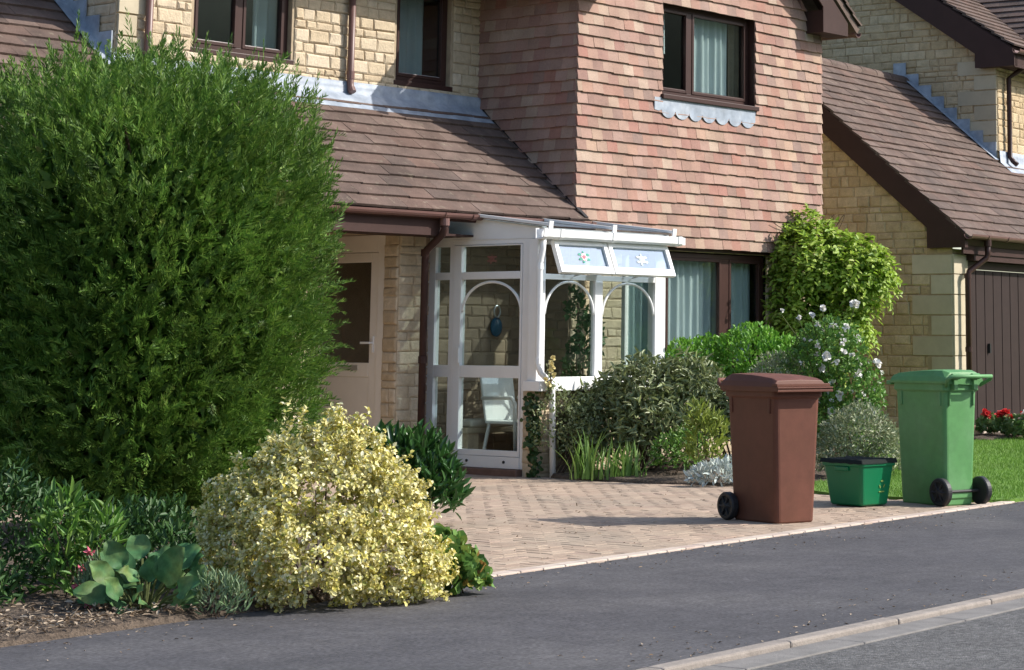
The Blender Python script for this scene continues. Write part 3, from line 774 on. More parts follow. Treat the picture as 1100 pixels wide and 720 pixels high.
# verge, boxed eaves and bay roof
sl = math.atan(.84); cs, sn = math.cos(sl), math.sin(sl)
for sgn in (1, -1):
    rt = T((19.38 + sgn * 2.56, 15.18, 4.98), (0, 1, 0), (-sgn * cs, 0, sn), (sgn * sn, 0, cs))
    mb = MB(); mb.tbox(rt, 0, 5, -.02, 3.42, .02, .10); r = mb.build('bay_roof', 'roof_tile', house)
    mb = MB()
    if sgn == 1: tiles(mb, T(rt(0, 0, .10), rt.U, rt.V, rt.N), 0, 3.35, lambda v: -.03, lambda v: 5, .182, .33, .026, seed=31)
    else: tiles(mb, T(rt(0, 0, .10), rt.U, rt.V, rt.N), 0, 3.35, lambda v: -.03, lambda v: 5, .182, .33, .026, seed=32)
    mb.build('roof_tiles', 'roof_tile', r)
    X0 = 19.38 + sgn * 2.42; X1 = 19.38 + sgn * 1.90
    bp = [(X0, 4.93), (X1, 4.93), (X1, 5.24), (19.38, 5.24 + 1.90 * .84), (19.38, 5.47 + 1.90 * .84), (X0, 5.09)]
    if sgn == 1: bp = bp[::-1]
    b = MB(); b.poly(T((0, 15.2, 0), (1, 0, 0), (0, 0, 1)), bp, -.02, .0); b.build('barge_board', 'barge', house)
    b = MB(); b.box(min(X0, X1), max(X0, X1), 15.221, 15.497, 4.93, 5.2); b.build('boxed_eave', 'barge', house)
    b = MB(); b.tbox(rt, .05, .31, .3, 3.3, -.01, .018); b.build('verge_soffit', 'barge', house)
    ex = 19.38 + sgn * 2.63
    gutter_run(house, (ex, 15.22, 5.0), (ex, 17.6, 5.0), unions=(.5,))

# --- ground floor of the bay: stone with a wide brown window
GW = (18.03, 20.62, .85, 2.215)
A, B, Q = stone_wall(T((0, YB + .07, 0), (1, 0, 0), (0, 0, 1)), [-.2, .85, 2.215, 2.32], lambda v: XBL + .02, lambda v: XBR, [GW], seed=15)
gw = B.build('bay_wall', 'mortar', house); A.build('stonework', 'stone', gw)
tw = T((18.045, YB + .10, .9), (1, 0, 0), (0, 0, 1))
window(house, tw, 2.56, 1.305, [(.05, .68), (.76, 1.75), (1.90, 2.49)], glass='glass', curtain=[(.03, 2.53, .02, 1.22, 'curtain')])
MB().box(18.0, 20.66, YB + .02, YB + .30, 2.222, 2.262).build('window_head', 'brown', house)
MB().box(XBL + .03, XBR, YB + .03, YB + .069, 2.262, 2.30).build('tile_fillet', 'barge', house)
# --- ground floor under the lower roof
A, B, Q = stone_wall(T((0, 16.06, 0), (1, 0, 0), (0, 0, 1)), [-.2, 2.4], lambda v: 15.30, lambda v: XBL + .1, seed=17)
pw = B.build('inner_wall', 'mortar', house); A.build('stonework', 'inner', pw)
A, B, Q = stone_wall(T((XBL - .0, 0, 0), (0, -1, 0), (0, 0, 1)), [-.2, 2.26], lambda v: -16.08, lambda v: -(YB + .07), seed=18)
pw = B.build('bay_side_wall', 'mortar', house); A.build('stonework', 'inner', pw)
# pier beside the porch, and the recess with the side door
tp = T((0, 15.86, 0), (1, 0, 0), (0, 0, 1)); A, B, Q = stone_wall(tp, [-.2, 2.3], lambda v: 15.0, lambda v: 15.36, seed=19, lmin=.14, lmax=.3)
tq = T((15.0, 0, 0), (0, -1, 0), (0, 0, 1)); A2, B2, Q2 = stone_wall(tq, [-.2, 2.3], lambda v: -16.06, lambda v: -15.86, seed=20)
B.add(B2.v, B2.f); A.add(A2.v, A2.f)
pr = B.build('pier', 'mortar', house); A.build('stonework', 'stone', pr)
td = T((15.0, 17.10, 0), (0, -1, 0), (0, 0, 1))                   # u = 17.10 - Y
mb = MB(); mb.tbox(td, -.1, -.02, -.1, 2.258, -.07, .0); mb.tbox(td, .945, 1.04, -.1, 2.258, -.07, .0); mb.tbox(td, -.02, .945, 2.09, 2.258, -.07, -.001)
df = mb.build('side_door', 'doorwhite', house, bevel=.006)
mb = MB(); mb.tbox(td, -.015, .10, -.05, 2.085, -.06, -.012); mb.tbox(td, .83, .94, -.05, 2.085, -.06, -.012)
mb.tbox(td, .10, .83, .86, 1.0, -.06, -.013); mb.tbox(td, .10, .83, 1.99, 2.085, -.06, -.013); mb.tbox(td, .10, .83, -.05, .86, -.06, -.020)
mb.build('door_leaf', 'doorwhite', df, bevel=.008)
MB().tbox(td, .10, .83, 1.0, 1.99, -.045, -.035).build('door_pane', 'door_glass', df)
mb = MB(); mb.tbox(td, .88, .905, 1.1, 1.26, -.012, .004); mb.tbox(td, .76, .895, 1.185, 1.207, .03, .048); mb.tbox(td, .885, .90, 1.187, 1.205, .004, .03)
mb.build('door_handle', 'white', df, bevel=.004)
mb = MB(); mb.tbox(td, .40, .68, .925, .975, -.013, -.004); mb.build('letter_plate', 'steel', df, bevel=.004)
mb = MB(); mb.box(13.0, 15.0, 17.38, 17.43, -.3, 2.26); mb.box(13.0, 15.2, 15.95, 17.5, 2.262, 2.30); mb.box(15.001, 15.5, 17.202, 17.4, -.3, 2.25)
mb.build('recess_wall', 'mortar', house)
mb = MB(); mb.box(15.4, 15.45, 16.04, 17.1, -.1, 2.3); mb.build('hall_wall', 'inner', house)
A, B, Q = stone_wall(T((0, 15.72, 0), (1, 0, 0), (0, 0, 1)), [-.3, 2.25], lambda v: 8.5, lambda v: 13.7, seed=21)
lw = B.build('garage_wall', 'mortar', house); A.build('stonework', 'stone', lw)
MB().box(13.65, 13.72, 15.73, 17.4, -.3, 2.26).build('recess_side_wall', 'mortar', house)
A, B, Q = stone_wall(T((8.5, 0, 0), (0, -1, 0), (0, 0, 1)), [-.3, 2.3, 4.8], lambda v: -(20.9 - max(0, v - 2.45) / ROOF_M), lambda v: -(15.73 + max(0, v - 2.45) / ROOF_M), seed=22)
lw = B.build('garage_side_wall', 'mortar', house); A.build('stonework', 'stone', lw)
MB().box(8.6, 12.3, 20.8, 20.9, -.3, 2.5).build('back_wall', 'mortar', house)

# ================================================================== glazed porch
porch = thing('porch', 'white framed glazed porch with arched panes built against the house front', 'porch', (15.6, 14.5, 0))
PX = 15.6; pt = T((PX, 16.0, 0), (0, -1, 0), (0, 0, 1))             # u = 16.0 - Y
U_ = lambda y: 16.0 - y
mb = MB()
mb.tbox(pt, -.08, U_(15.961), -.0, 2.206, -.07, 0)
mb.tbox(pt, U_(15.756), U_(15.700), .11, 2.206, -.07, -.001)
mb.tbox(pt, U_(15.961), U_(14.752), .0, .11, -.07, .012)
for z0_, z1_ in ((.862, .979), (1.822, 1.895), (2.150, 2.206)): mb.tbox(pt, U_(15.961), U_(15.756), z0_, z1_, -.07, -.002)
mb.tbox(pt, U_(15.961), U_(15.756), .11, .165, -.07, -.002)
mb.tbox(pt, U_(15.699), U_(14.752), 2.165, 2.206, -.07, -.002)
mb.tbox(pt, U_(14.752), U_(14.622), .0, 2.206, -.07, 0)
# white panel under the sloping roof
mb.poly(pt, [(-.08, 2.207), (U_(14.50), 2.207), (U_(14.50), 2.325), (U_(15.45), 2.435), (-.08, 2.45)], -.06, .003)
mb.tbox(pt, U_(15.86), U_(14.78), 2.212, 2.218, .003, .007)
fr = mb.build('frame', 'white', porch, bevel=.004)
for a_, b_ in ((.165, .862), (.979, 1.822), (1.895, 2.15)): MB().tbox(pt, U_(15.965), U_(15.752), a_, b_, -.04, -.034).build('pane', 'glass', fr)
# door leaf
mb = MB()
mb.tbox(pt, U_(15.694), U_(15.588), .114, 2.160, -.06, .006); mb.tbox(pt, U_(14.783), U_(14.757), .114, 2.160, -.06, .006)
for z0_, z1_ in ((.114, .168), (.862, .979), (1.822, 1.895), (2.148, 2.160)): mb.tbox(pt, U_(15.588), U_(14.783), z0_, z1_, -.06, .005)
dr = mb.build('door', 'white', porch, bevel=.004)
for a_, b_ in ((.165, .865), (.976, 1.825), (1.892, 2.15)): MB().tbox(pt, U_(15.59), U_(14.78), a_, b_, -.036, -.03).build('pane', 'glass', dr)
def arch(t_, u0, u1, zs, zt, n):
    uc, ur = (u0 + u1) / 2, (u1 - u0) / 2
    return [t_(uc - ur * math.cos(q_), zs + (zt - zs) * math.sin(q_), n) for q_ in np.linspace(0, math.pi, 25)]
mb = MB(); mb.tube(arch(pt, U_(15.585), U_(14.785), 1.50, 1.795, -.018), .014, 8); mb.build('glazing_arch', 'white', dr, smooth=True)
mb = MB(); mb.tbox(pt, U_(15.60), U_(15.575), 1.0, 1.16, .007, .035); mb.build('handle', 'white', dr, bevel=.006)
for y_ in (15.45, 14.95): MB().tube([pt(U_(y_), .06, .012), pt(U_(y_), .06, .022)], .014, 10).build('drain_cap', 'screw', porch)
MB().box(15.50, 15.70, 14.70, 16.1, -.2, -.003).build('doorstep', 'step', porch, bevel=.008)
MB().box(15.70, 17.45, 14.66, 15.99, -.3, .03).build('porch_floor', 'step', porch)
# painted flower on the door's top light
def flower(t_, uc, vc, s, n, parent, bright=True):
    mb = MB()
    for k in range(6):
        q_ = k * 1.047; mb.poly(t_, [(uc + s * (.34 * math.cos(q_) + .26 * math.cos(w_)), vc + s * (.34 * math.sin(q_) + .22 * math.sin(w_))) for w_ in np.linspace(0, 2 * math.pi, 8, endpoint=False)], n, n + .001 + .0004 * k)
    mb.build('flower_motif', {True: 'sglass_pink', False: 'sglass_white', None: 'sglass_dim'}[bright], parent)
    mb = MB()
    mb.poly(t_, [(uc + s * (-.05 + .30 * math.cos(w_) * (1 + .2 * math.sin(3 * w_))), vc + s * (.0 + .26 * math.sin(w_))) for w_ in np.linspace(0, 2 * math.pi, 12, endpoint=False)], n + .004, n + .006)
    mb.build('flower_motif', {True: 'sglass_red', False: 'sglass_white', None: 'sglass_dim'}[bright], parent)
    mb = MB()
    for q_ in (2.6, 3.6, -.5, .5, 1.6, 4.4):
        cx_, cy_ = uc + s * .85 * math.cos(q_), vc + s * .7 * math.sin(q_)
        mb.poly(t_, [(cx_ + s * .3 * math.cos(w_ ) * abs(math.cos(q_)) + s * .12 * math.cos(w_), cy_ + s * .18 * math.sin(w_)) for w_ in np.linspace(0, 2 * math.pi, 9, endpoint=False)], n, n + .0015)
    mb.build('leaf_motif', {True: 'sglass_green', False: 'sglass_white', None: 'sglass_dim'}[bright], parent)
flower(pt, U_(15.2), 2.02, .06, -.029, dr, None)
# front of the porch
ft = T((0, 14.5, 0), (1, 0, 0), (0, 0, 1))
mb = MB()
mb.tbox(ft, 15.542, 15.657, .842, 2.200, -.12, 0); mb.tbox(ft, 16.388, 16.500, .842, 1.813, -.06, -.002); mb.tbox(ft, 17.312, 17.477, .842, 2.2, -.1, 0)
mb.tbox(ft, 15.657, 17.312, 1.813, 1.866, -.06, -.003); mb.tbox(ft, 15.657, 17.312, 2.150, 2.2, -.06, -.003); mb.tbox(ft, 16.41, 16.48, 1.866, 2.15, -.06, -.003)
mb.tbox(ft, 15.657, 16.388, .842, .875, -.06, -.003); mb.tbox(ft, 16.5, 17.312, .842, .875, -.06, -.003)
ff = mb.build('front_frame', 'white', porch, bevel=.004)
MB().tbox(ft, 15.50, 17.52, .745, .841, -.14, .085).build('sill', 'white', porch, bevel=.006)
for u0, u1 in ((15.657, 16.388), (16.5, 17.312)):
    MB().tbox(ft, u0 - .01, u1 + .01, .865, 1.82, -.036, -.03).build('pane', 'glass', ff)
    mb = MB(); mb.tube(arch(ft, u0 + .01, u1 - .01, 1.48, 1.795, -.018), .013, 8); mb.build('glazing_arch', 'white', ff, smooth=True)
# two top-hung fanlights standing open
fa = rad(21)
for k, (u0, u1) in enumerate(((15.665, 16.44), (16.462, 17.40))):
    tt = T((0, 14.46, 2.175), (1, 0, 0), (0, math.sin(fa), math.cos(fa)), (0, -math.cos(fa), math.sin(fa)))
    h_ = .335; mb = MB()
    mb.tbox(tt, u0, u0 + .055, -h_, 0, 0, .05); mb.tbox(tt, u1 - .055, u1, -h_, 0, 0, .05)
    mb.tbox(tt, u0 + .055, u1 - .055, -h_, -h_ + .075, 0, .049); mb.tbox(tt, u0 + .055, u1 - .055, -.045, 0, 0, .049)
    fl = mb.build('fanlight', 'white', porch, bevel=.005)
    MB().tbox(tt, u0 + .05, u1 - .05, -h_ + .07, -.04, .02, .026).build('pane', 'fan_glass', fl)
    flower(tt, (u0 + u1) / 2 + .02, -.16, .075, .028, fl, k == 0)
    mb = MB(); mb.tube([tt((u0 + u1) / 2, -h_ + .02, 0), ((u0 + u1) / 2, 14.49, 1.85)], .008, 6); mb.build('stay', 'steel', fl)
# right hand end of the porch
et = T((17.477, 14.6, 0), (0, 1, 0), (0, 0, 1))
mb = MB(); mb.tbox(et, 0, .9, .842, .90, -.06, 0); mb.tbox(et, 0, .9, 2.12, 2.2, -.06, 0); mb.tbox(et, .82, .9, .9, 2.12, -.06, 0); mb.tbox(et, .4, .45, .9, 2.12, -.06, -.001)
mb.poly(et, [(-.1, 2.201), (.9, 2.201), (.9, 2.42), (-.1, 2.29)], -.05, -.004)
ef = mb.build('end_frame', 'white', porch, bevel=.004)
MB().tbox(et, .0, .82, .9, 2.12, -.035, -.029).build('pane', 'glass', ef)
# dwarf wall
A, B, Q = stone_wall(T((0, 14.53, 0), (1, 0, 0), (0, 0, 1)), [-.25, .745], lambda v: 15.585, lambda v: 17.47, seed=25)
A2, B2, Q2 = stone_wall(T((15.585, 0, 0), (0, -1, 0), (0, 0, 1)), [-.25, .745], lambda v: -14.70, lambda v: -14.53, seed=26, lmin=.2, lmax=.3)
A3, B3, Q3 = stone_wall(T((17.47, 0, 0), (0, 1, 0), (0, 0, 1)), [-.25, .842], lambda v: 14.53, lambda v: 15.5, seed=27)
for x_ in (A2, A3): A.add(x_.v, x_.f)
for x_ in (B2, B3): B.add(x_.v, x_.f)
B.add([(15.585, 14.70, -.25), (15.72, 14.70, -.25), (15.72, 14.70, .745), (15.585, 14.70, .745), (17.47, 14.70, -.25), (17.47, 14.70, .745)], [(0, 1, 2, 3), (1, 4, 5, 2)])
dw = B.build('dwarf_wall', 'mortar', porch); A.build('stonework', 'stone', dw)
# glass roof, bars, gutter and downpipe
pr_t = T((0, 14.42, 2.305), (1, 0, 0), (0, 1.0, .12)); L_ = 1.07
MB().tbox(pr_t, 15.56, 17.47, .0, L_, 0, .02).build('roof_glazing', 'roof_glass', porch)
for x_ in (15.555, 16.49, 17.43):
    mb = MB(); mb.tbox(pr_t, x_ - .025, x_ + .025, -.06, L_, .021, .05); mb.tbox(pr_t, x_ - .03, x_ + .03, -.075, -.061, -.03, .07); mb.build('roof_bar', 'white', porch, bevel=.004)
mb = MB()
mb.tbox(pr_t, 15.56, 17.47, L_ + .001, L_ + .03, -.03, .04)
mb.build('roof_trim', 'white', porch, bevel=.004); mb = MB(); mb.tbox(pr_t, 15.555, 17.455, .02, .06, -.07, -.001)
mb.build('roof_trim', 'white', porch, bevel=.004)
mb = MB(); g0 = 14.40
gp_ = [(g0 - .075, 2.285), (g0 - .07, 2.215), (g0 - .045, 2.195), (g0 + .04, 2.195), (g0 + .04, 2.29), (g0 + .03, 2.29), (g0 + .03, 2.207), (g0 - .045, 2.207), (g0 - .06, 2.222), (g0 - .065, 2.285)]
mb.loft([[(x_, y_, z_) for y_, z_ in gp_] for x_ in (15.46, 17.55)])
for x_ in (15.46, 15.70, 16.47, 17.50): mb.loft([[(x_ + d_, (y_ - g0) * 1.1 + g0, (z_ - 2.24) * 1.12 + 2.24) for y_, z_ in gp_] for d_ in (-.025, .025)])
mb.box(17.55, 17.60, g0 - .06, g0 + .03, 2.205, 2.28)
pg = mb.build('gutter', 'white', porch)
mb = MB(); mb.tube([(15.50, 14.39, 2.21), (15.50, 14.40, 2.1), (15.505, 14.44, 1.95), (15.505, 14.44, .98), (15.52, 14.42, .92), (15.60, 14.385, .84), (15.635, 14.375, .78), (15.66, 14.37, -.1)], .03, 10)
pp = mb.build('downpipe', 'white', porch, smooth=True)
for z_ in (1.9, 1.0): MB().tube([(15.505, 14.44, z_), (15.505, 14.44, z_ + .06)], .036, 10).build('pipe_clip', 'white', pp)

# things inside the porch
ch = thing('armchair', 'white garden armchair seen through the lower door pane', 'chair', (16.20, 15.36, .03))
def chair_at(x, y, z): return (16.20 + x, 15.36 + y, .03 + z)
mb = MB(); mb.grid(lambda u, v: chair_at(-.23 + .46 * u, -.23 + .46 * v, .40 - .02 * math.sin(math.pi * u)), 4, 4); sb = MB(); sb.box(15.97, 16.43, 15.13, 15.59, .40, .43); sb.build('seat', 'white', ch, bevel=.01)
mb = MB(); mb.tbox(T((15.97, 15.57, .43), (1, 0, 0), (0, .18, 1)), 0, .46, 0, .50, -.03, 0); mb.build('backrest', 'white', ch, bevel=.012)
for sx in (-1, 1):
    mb = MB(); mb.tube([chair_at(sx * .25, -.22, .02), chair_at(sx * .26, -.21, .58), chair_at(sx * .26, -.16, .63), chair_at(sx * .26, .24, .62)], .02, 8); mb.build('armrest', 'white', ch, smooth=True)
    for sy in (-1, 1):
        mb = MB(); mb.tube([chair_at(sx * .20, sy * .19, .38), chair_at(sx * .24, sy * .25, .0)], .018, 8); mb.build('leg', 'white', ch)
cu = thing('bench', 'stone topped bench with a pale cushion behind the porch door', 'bench', (16.15, 15.78, .03))
mb = MB(); mb.box(15.85, 17.1, 15.72, 15.97, .30, .36); mb.build('bench_top', 'quoin', cu, bevel=.01)
for x_ in (15.9, 16.8): MB().box(x_, x_ + .15, 15.75, 15.95, .03, .30).build('bench_support', 'stone', cu)
MB().box(15.90, 16.55, 15.70, 15.95, .362, .44).build('cushion', 'cushion', cu, bevel=.03, seg=3)
bl = thing('wall_ornament', 'blue glazed teardrop ornament hung on the stone wall inside the porch', 'ornament', (16.56, 16.01, 1.36))
mb = MB(); tt = T((16.56, 16.03, 1.36), (1, 0, 0), (0, 0, 1))
rings = []
for s_, n_ in ((.2, .035), (.7, .03), (1, .012), (1, 0)): rings.append([tt(s_ * .085 * math.cos(q_), s_ * (.10 * math.sin(q_)), n_) for q_ in np.linspace(0, 2 * math.pi, 20, endpoint=False)])
mb.loft(rings[::-1]); mb.build('plaque', 'blue', bl, smooth=True)
mb = MB(); mb.tube([tt(.045 * math.cos(q_), .16 + .06 * math.sin(q_), .012) for q_ in np.linspace(0, 2 * math.pi, 17)], .01, 6); mb.build('hanging_loop', 'steel', bl)

# ================================================================== the neighbouring house
nb = thing('house', 'neighbouring stone house with dark brown garage door and steep brown tiled roofs', 'house', (23, 14.35, 0), rad(6.5), world=False)
NM = .859; n_a = math.atan(NM); NZ = 2.55
def nrz(y): return NZ + NM * y
GT = T((.06, 0, 0), (0, -1, 0), (0, 0, 1))                           # u = -y
qs = []; zz = -.2; k = 0
while zz < 2.3:
    qs.append((-(.15 + (.56 if k % 2 else .30)), -.15, zz, zz + .243)); zz += .25; k += 1
A, B, Q = stone_wall(GT, [-.3, 2.3, 5.2], lambda v: -(5.9 - max(0, v - 2.35) / NM), lambda v: -(.15 + max(0, v - 2.5) / NM), quoins=[], seed=41, depth=.015)
# keep the quoined corner free of coursed blocks
A, B0, Q = stone_wall(GT, [-.2 + .25 * i for i in range(11)], lambda v: -5.6, lambda v: -(.15 + (.30 if int(round((v + .2) / .25 - .01)) % 2 == 0 else .30)), quoins=qs, seed=42, depth=.015, hmin=.11, hmax=.16)
A4, B4, Q4 = stone_wall(GT, [2.3, 5.1], lambda v: -(5.9 - max(0, v - 2.45) / NM), lambda v: -(.16 + max(0, v - 2.42) / NM), seed=43, depth=.015)
A.add(A4.v, A4.f)
gw_ = B.build('gable_wall', 'mortar_warm', nb); A.build('stonework', 'stone_warm', gw_); Q.build('quoins', 'quoin', gw_)
# garage front: pier, door, lintel boards, step
FT = T((0, .15, 0), (1, 0, 0), (0, 0, 1))
mb = MB(); mb.box(.045, .45, .151, .5, -.3, 2.36); mb.build('garage_pier', 'mortar_warm', nb)
mb = MB(); zz = -.2; k = 0
while zz < 2.3:
    a_ = .05 + (.2 if k % 2 else .4)
    mb.tbox(FT, .047, .443 if True else a_, zz + .004, zz + .244, -.01, .022); zz += .25; k += 1
mb.build('pier_quoins', 'quoin', nb, bevel=.004)
mb = MB(); mb.box(.46, .56, .17, .26, .2, 2.13); mb.box(.46, 2.96, .165, .26, 2.13, 2.22); mb.box(2.86, 2.96, .17, .26, .2, 2.129); gf_ = mb.build('garage_door', 'brown', nb, bevel=.004)
mb = MB(); x_ = .562
while x_ < 2.85:
    mb.box(x_ + .008, min(x_ + .252, 2.858), .20, .235, .2, 2.12); x_ += .26
mb.box(.562, 2.858, .236, .25, .2, 2.12)
mb.build('door_boards', 'doorbrown', gf_, bevel=.006)
mb = MB(); mb.box(1.15, 1.18, .165, .20, 1.08, 1.2); mb.build('handle', 'screw', gf_)
MB().box(.4, 9, .02, .45, 2.225, 2.36).build('lintel_board', 'barge', nb)
MB().box(.05, 9, .0, .03, 2.3, 2.50).build('fascia', 'barge', nb)
mb = MB(); mb.box(.46, 3.0, .08, .6, -.2, .196); mb.build('door_step', 'step', nb, bevel=.01)
MB().box(.44, 3.05, -.02, .079, -.2, .155).build('step_edging', 'edging', nb, bevel=.01)
mb = MB(); mb.box(2.97, 9, .16, .4, -.3, 2.3); mb.build('front_wall', 'mortar_warm', nb)
# garage roof
NT = T((0, -.10, nrz(-.10)), (1, 0, 0), (0, math.cos(n_a), math.sin(n_a))); nsec = 1 / math.cos(n_a)
mb = MB(); v1_ = (1.39 + .10) * nsec; v2_ = (2.88 + .10) * nsec
tiles(mb, NT, 0, v1_, lambda v: -.03, lambda v: 9, .182, .33, .026, jit=.0065, seed=44)
tiles(mb, T(NT(0, v1_), NT.U, NT.V), 0, v2_ - v1_, lambda v: -.03, lambda v: 4.15, .182, .33, .026, jit=.0065, seed=45)
gr = mb.build('garage_roof', 'roof_tile', nb)
mb = MB(); mb.tbox(NT, .0, 9, .02, v1_, -.10, -.004); mb.tbox(NT, 0, 4.14, v1_ + .001, v2_, -.10, -.004)
NT2 = T((0, 2.88, nrz(2.88)), (1, 0, 0), (0, math.cos(n_a), -math.sin(n_a)), (0, math.sin(n_a), math.cos(n_a))); mb.tbox(NT2, 0, 4.14, .1, 3.9, -.10, 0)
mb.build('roof_deck', 'barge', nb)
mb = MB(); x_ = -.04
while x_ < 4.1:
    mb.tube([(x_, 2.88, nrz(2.88) - .04), (min(x_ + .44, 4.12), 2.88, nrz(2.88) - .045)], .115, 14); x_ += .45
mb.build('ridge_tile', 'roof_tile', gr)
BT = T((.0, 0, 0), (0, -1, 0), (0, 0, 1))
bp = [(0.06, 2.37), (0.06, 2.56), (-2.88, nrz(2.88) - .01), (-5.85, nrz(-.1)), (-5.85, 2.36), (-5.4, 2.36), (-2.88, 4.68), (-.46, 2.62), (-.46, 2.37)]
mb = MB(); mb.poly(BT, bp[::-1], 0.0, .03); mb.build('barge_board', 'barge', nb)
MB().box(.001, .058, -.06, .46, 2.372, 2.5).build('boxed_eave', 'barge', nb)
gutter_run(nb, (-.03, -.12, 2.53), (9, -.12, 2.53), unions=(.055, .12, .5))
mb = MB(); mb.tube([(.50, -.12, 2.48), (.50, -.12, 2.30), (.49, -.10, 2.25), (.26, .03, 2.08), (.25, .04, 2.0), (.25, .04, .0)], .036, 12)
ndp = mb.build('downpipe', 'brown', nb, smooth=True)
for z_ in (2.0, 1.1): MB().tube([(.25, .04, z_), (.25, .04, z_ + .06)], .044, 12).build('pipe_collar', 'brown', ndp)
MB().tube([(.50, -.12, 2.5), (.50, -.12, 2.40)], .048, 12).build('pipe_collar', 'brown', ndp)
# main block of the neighbour: gable side, front, roof
MX = 4.17; MM = .66
MT = T((MX, 0, 0), (0, -1, 0), (0, 0, 1))
A, B, Q = stone_wall(MT, [3.3, 9.6], lambda v: -9.0, lambda v: -(1.39 + max(0, v - 5.40) / MM), seed=47, depth=.015,
                     quoins=[(-(1.39 + (.62 if i % 2 else .36)), -1.39, 3.5 + i * .22, 3.5 + i * .22 + .213) for i in range(8)])
mw = B.build('main_gable_wall', 'mortar_warm', nb); A.build('stonework', 'stone_warm', mw); Q.build('quoins', 'quoin', mw)
A, B, Q = stone_wall(T((0, 1.39, 0), (1, 0, 0), (0, 0, 1)), [3.5, 5.3], lambda v: MX, lambda v: 9, seed=48, depth=.015)
mw = B.build('main_front_wall', 'mortar_warm', nb); A.build('stonework', 'stone_warm', mw)
m_a = math.atan(MM); RM = T((0, 1.06, 5.40), (1, 0, 0), (0, math.cos(m_a), math.sin(m_a)))
mb = MB(); tiles(mb, RM, 0, 9.0, lambda v: MX - .16, lambda v: 9, .182, .33, .026, seed=49); mrf = mb.build('main_roof', 'roof_tile', nb)
MB().tbox(RM, MX - .13, 9, .02, 9.0, -.1, -.004).build('roof_deck', 'barge', nb)
MT2 = T((MX - .13, 0, 0), (0, -1, 0), (0, 0, 1))
bp = [(-1.04, 5.13), (-1.04, 5.36), (-8.2, 5.36 + MM * 7.16), (-8.2, 5.10 + MM * 7.16), (-1.66, 5.34), (-1.66, 5.13)]
mb = MB(); mb.poly(MT2, bp[::-1], 0, .03); mb.build('barge_board', 'barge', nb)
MB().box(MX - .129, MX - .02, 1.05, 1.62, 5.131, 5.3).build('boxed_eave', 'barge', nb)
MB().box(MX - .128, 9, 1.07, 1.385, 5.14, 5.16).build('soffit', 'barge', nb)
MB().box(MX - .128, 9, 1.05, 1.068, 5.12, 5.35).build('fascia', 'barge', nb)
gutter_run(nb, (MX - .15, 1.0, 5.36), (9, 1.0, 5.36), unions=(.1, .5))
mb = MB(); mb.tube([(MX + .42, 1.0, 5.32), (MX + .42, 1.02, 5.24), (MX + .30, 1.22, 5.08), (MX + .24, 1.31, 5.0), (MX + .24, 1.31, 3.86), (MX + .24, 1.27, 3.80), (MX + .24, 1.20, 3.74)], .036, 12)
ndp = mb.build('downpipe', 'brown', nb, smooth=True)
# projecting gable roof on the main roof
SV = T((MX + .70, 0, 5.42), (0, 1, 0), (.8, 0, .6), (-.6, 0, .8)); mb = MB()
tiles(mb, SV, 0, 4, lambda v: .9, lambda v: 1.1 + v * .6 / MM, .182, .33, .026, seed=50); mb.build('side_gable_roof', 'roof_tile', nb)
mb = MB(); v_ = T((0, 0, 0), (1, 0, 0), (0, 1, 0)); mb.tube([(MX + .74, 1.1, 5.43), (MX + .74 + 2.4, 1.1 + 1.8 / MM, 5.43 + 1.8)], .035, 6); mb.build('valley_lead', 'rubber', nb)
# lead work
mb = MB(); y_ = 1.40
while y_ < 2.85:
    mb.tbox(MT, -(y_ + .205), -y_, nrz(y_) + .03, nrz(y_ + .1) + .22, .028, .042); y_ += .2055
NA = T((MX, -.10, nrz(-.10)), (-1, 0, 0), (0, math.cos(n_a), math.sin(n_a)), (0, -math.sin(n_a), math.cos(n_a))); mb.tbox(NA, .0, .15, (1.40 + .1) * nsec, v2_ - .03, .056, .062)
mb.build('stepped_flashing', 'lead', nb)
mb = MB()
def lead2(x, y):
    pts = [(1.15, nrz(1.15) + .06), (1.25, nrz(1.25) + .064), (1.335, nrz(1.335) + .066), (1.345, 3.86), (1.348, 3.93), (1.40, 3.932)]
    a_ = pts[min(5, int(round(y * 5)))]; X = MX - .03 + 4.8 * x; w = .005 * noise.noise(Vector((X * 3, y * 4, 7)))
    return (X, a_[0] + w, a_[1] + w)
mb.grid(lead2, 40, 5); mb.build('lead_flashing', 'lead', nb, smooth=True)
# ================================================================== bins
def rrect(x0, x1, y0, y1, z, r=.03, k=4):
    pts = []
    for cx_, cy_, q0 in ((x1 - r, y1 - r, 0), (x0 + r, y1 - r, 90), (x0 + r, y0 + r, 180), (x1 - r, y0 + r, 270)):
        for i in range(k + 1):
            q = rad(q0 + 90 * i / k); pts.append((cx_ + r * math.cos(q), cy_ + r * math.sin(q), z))
    return pts


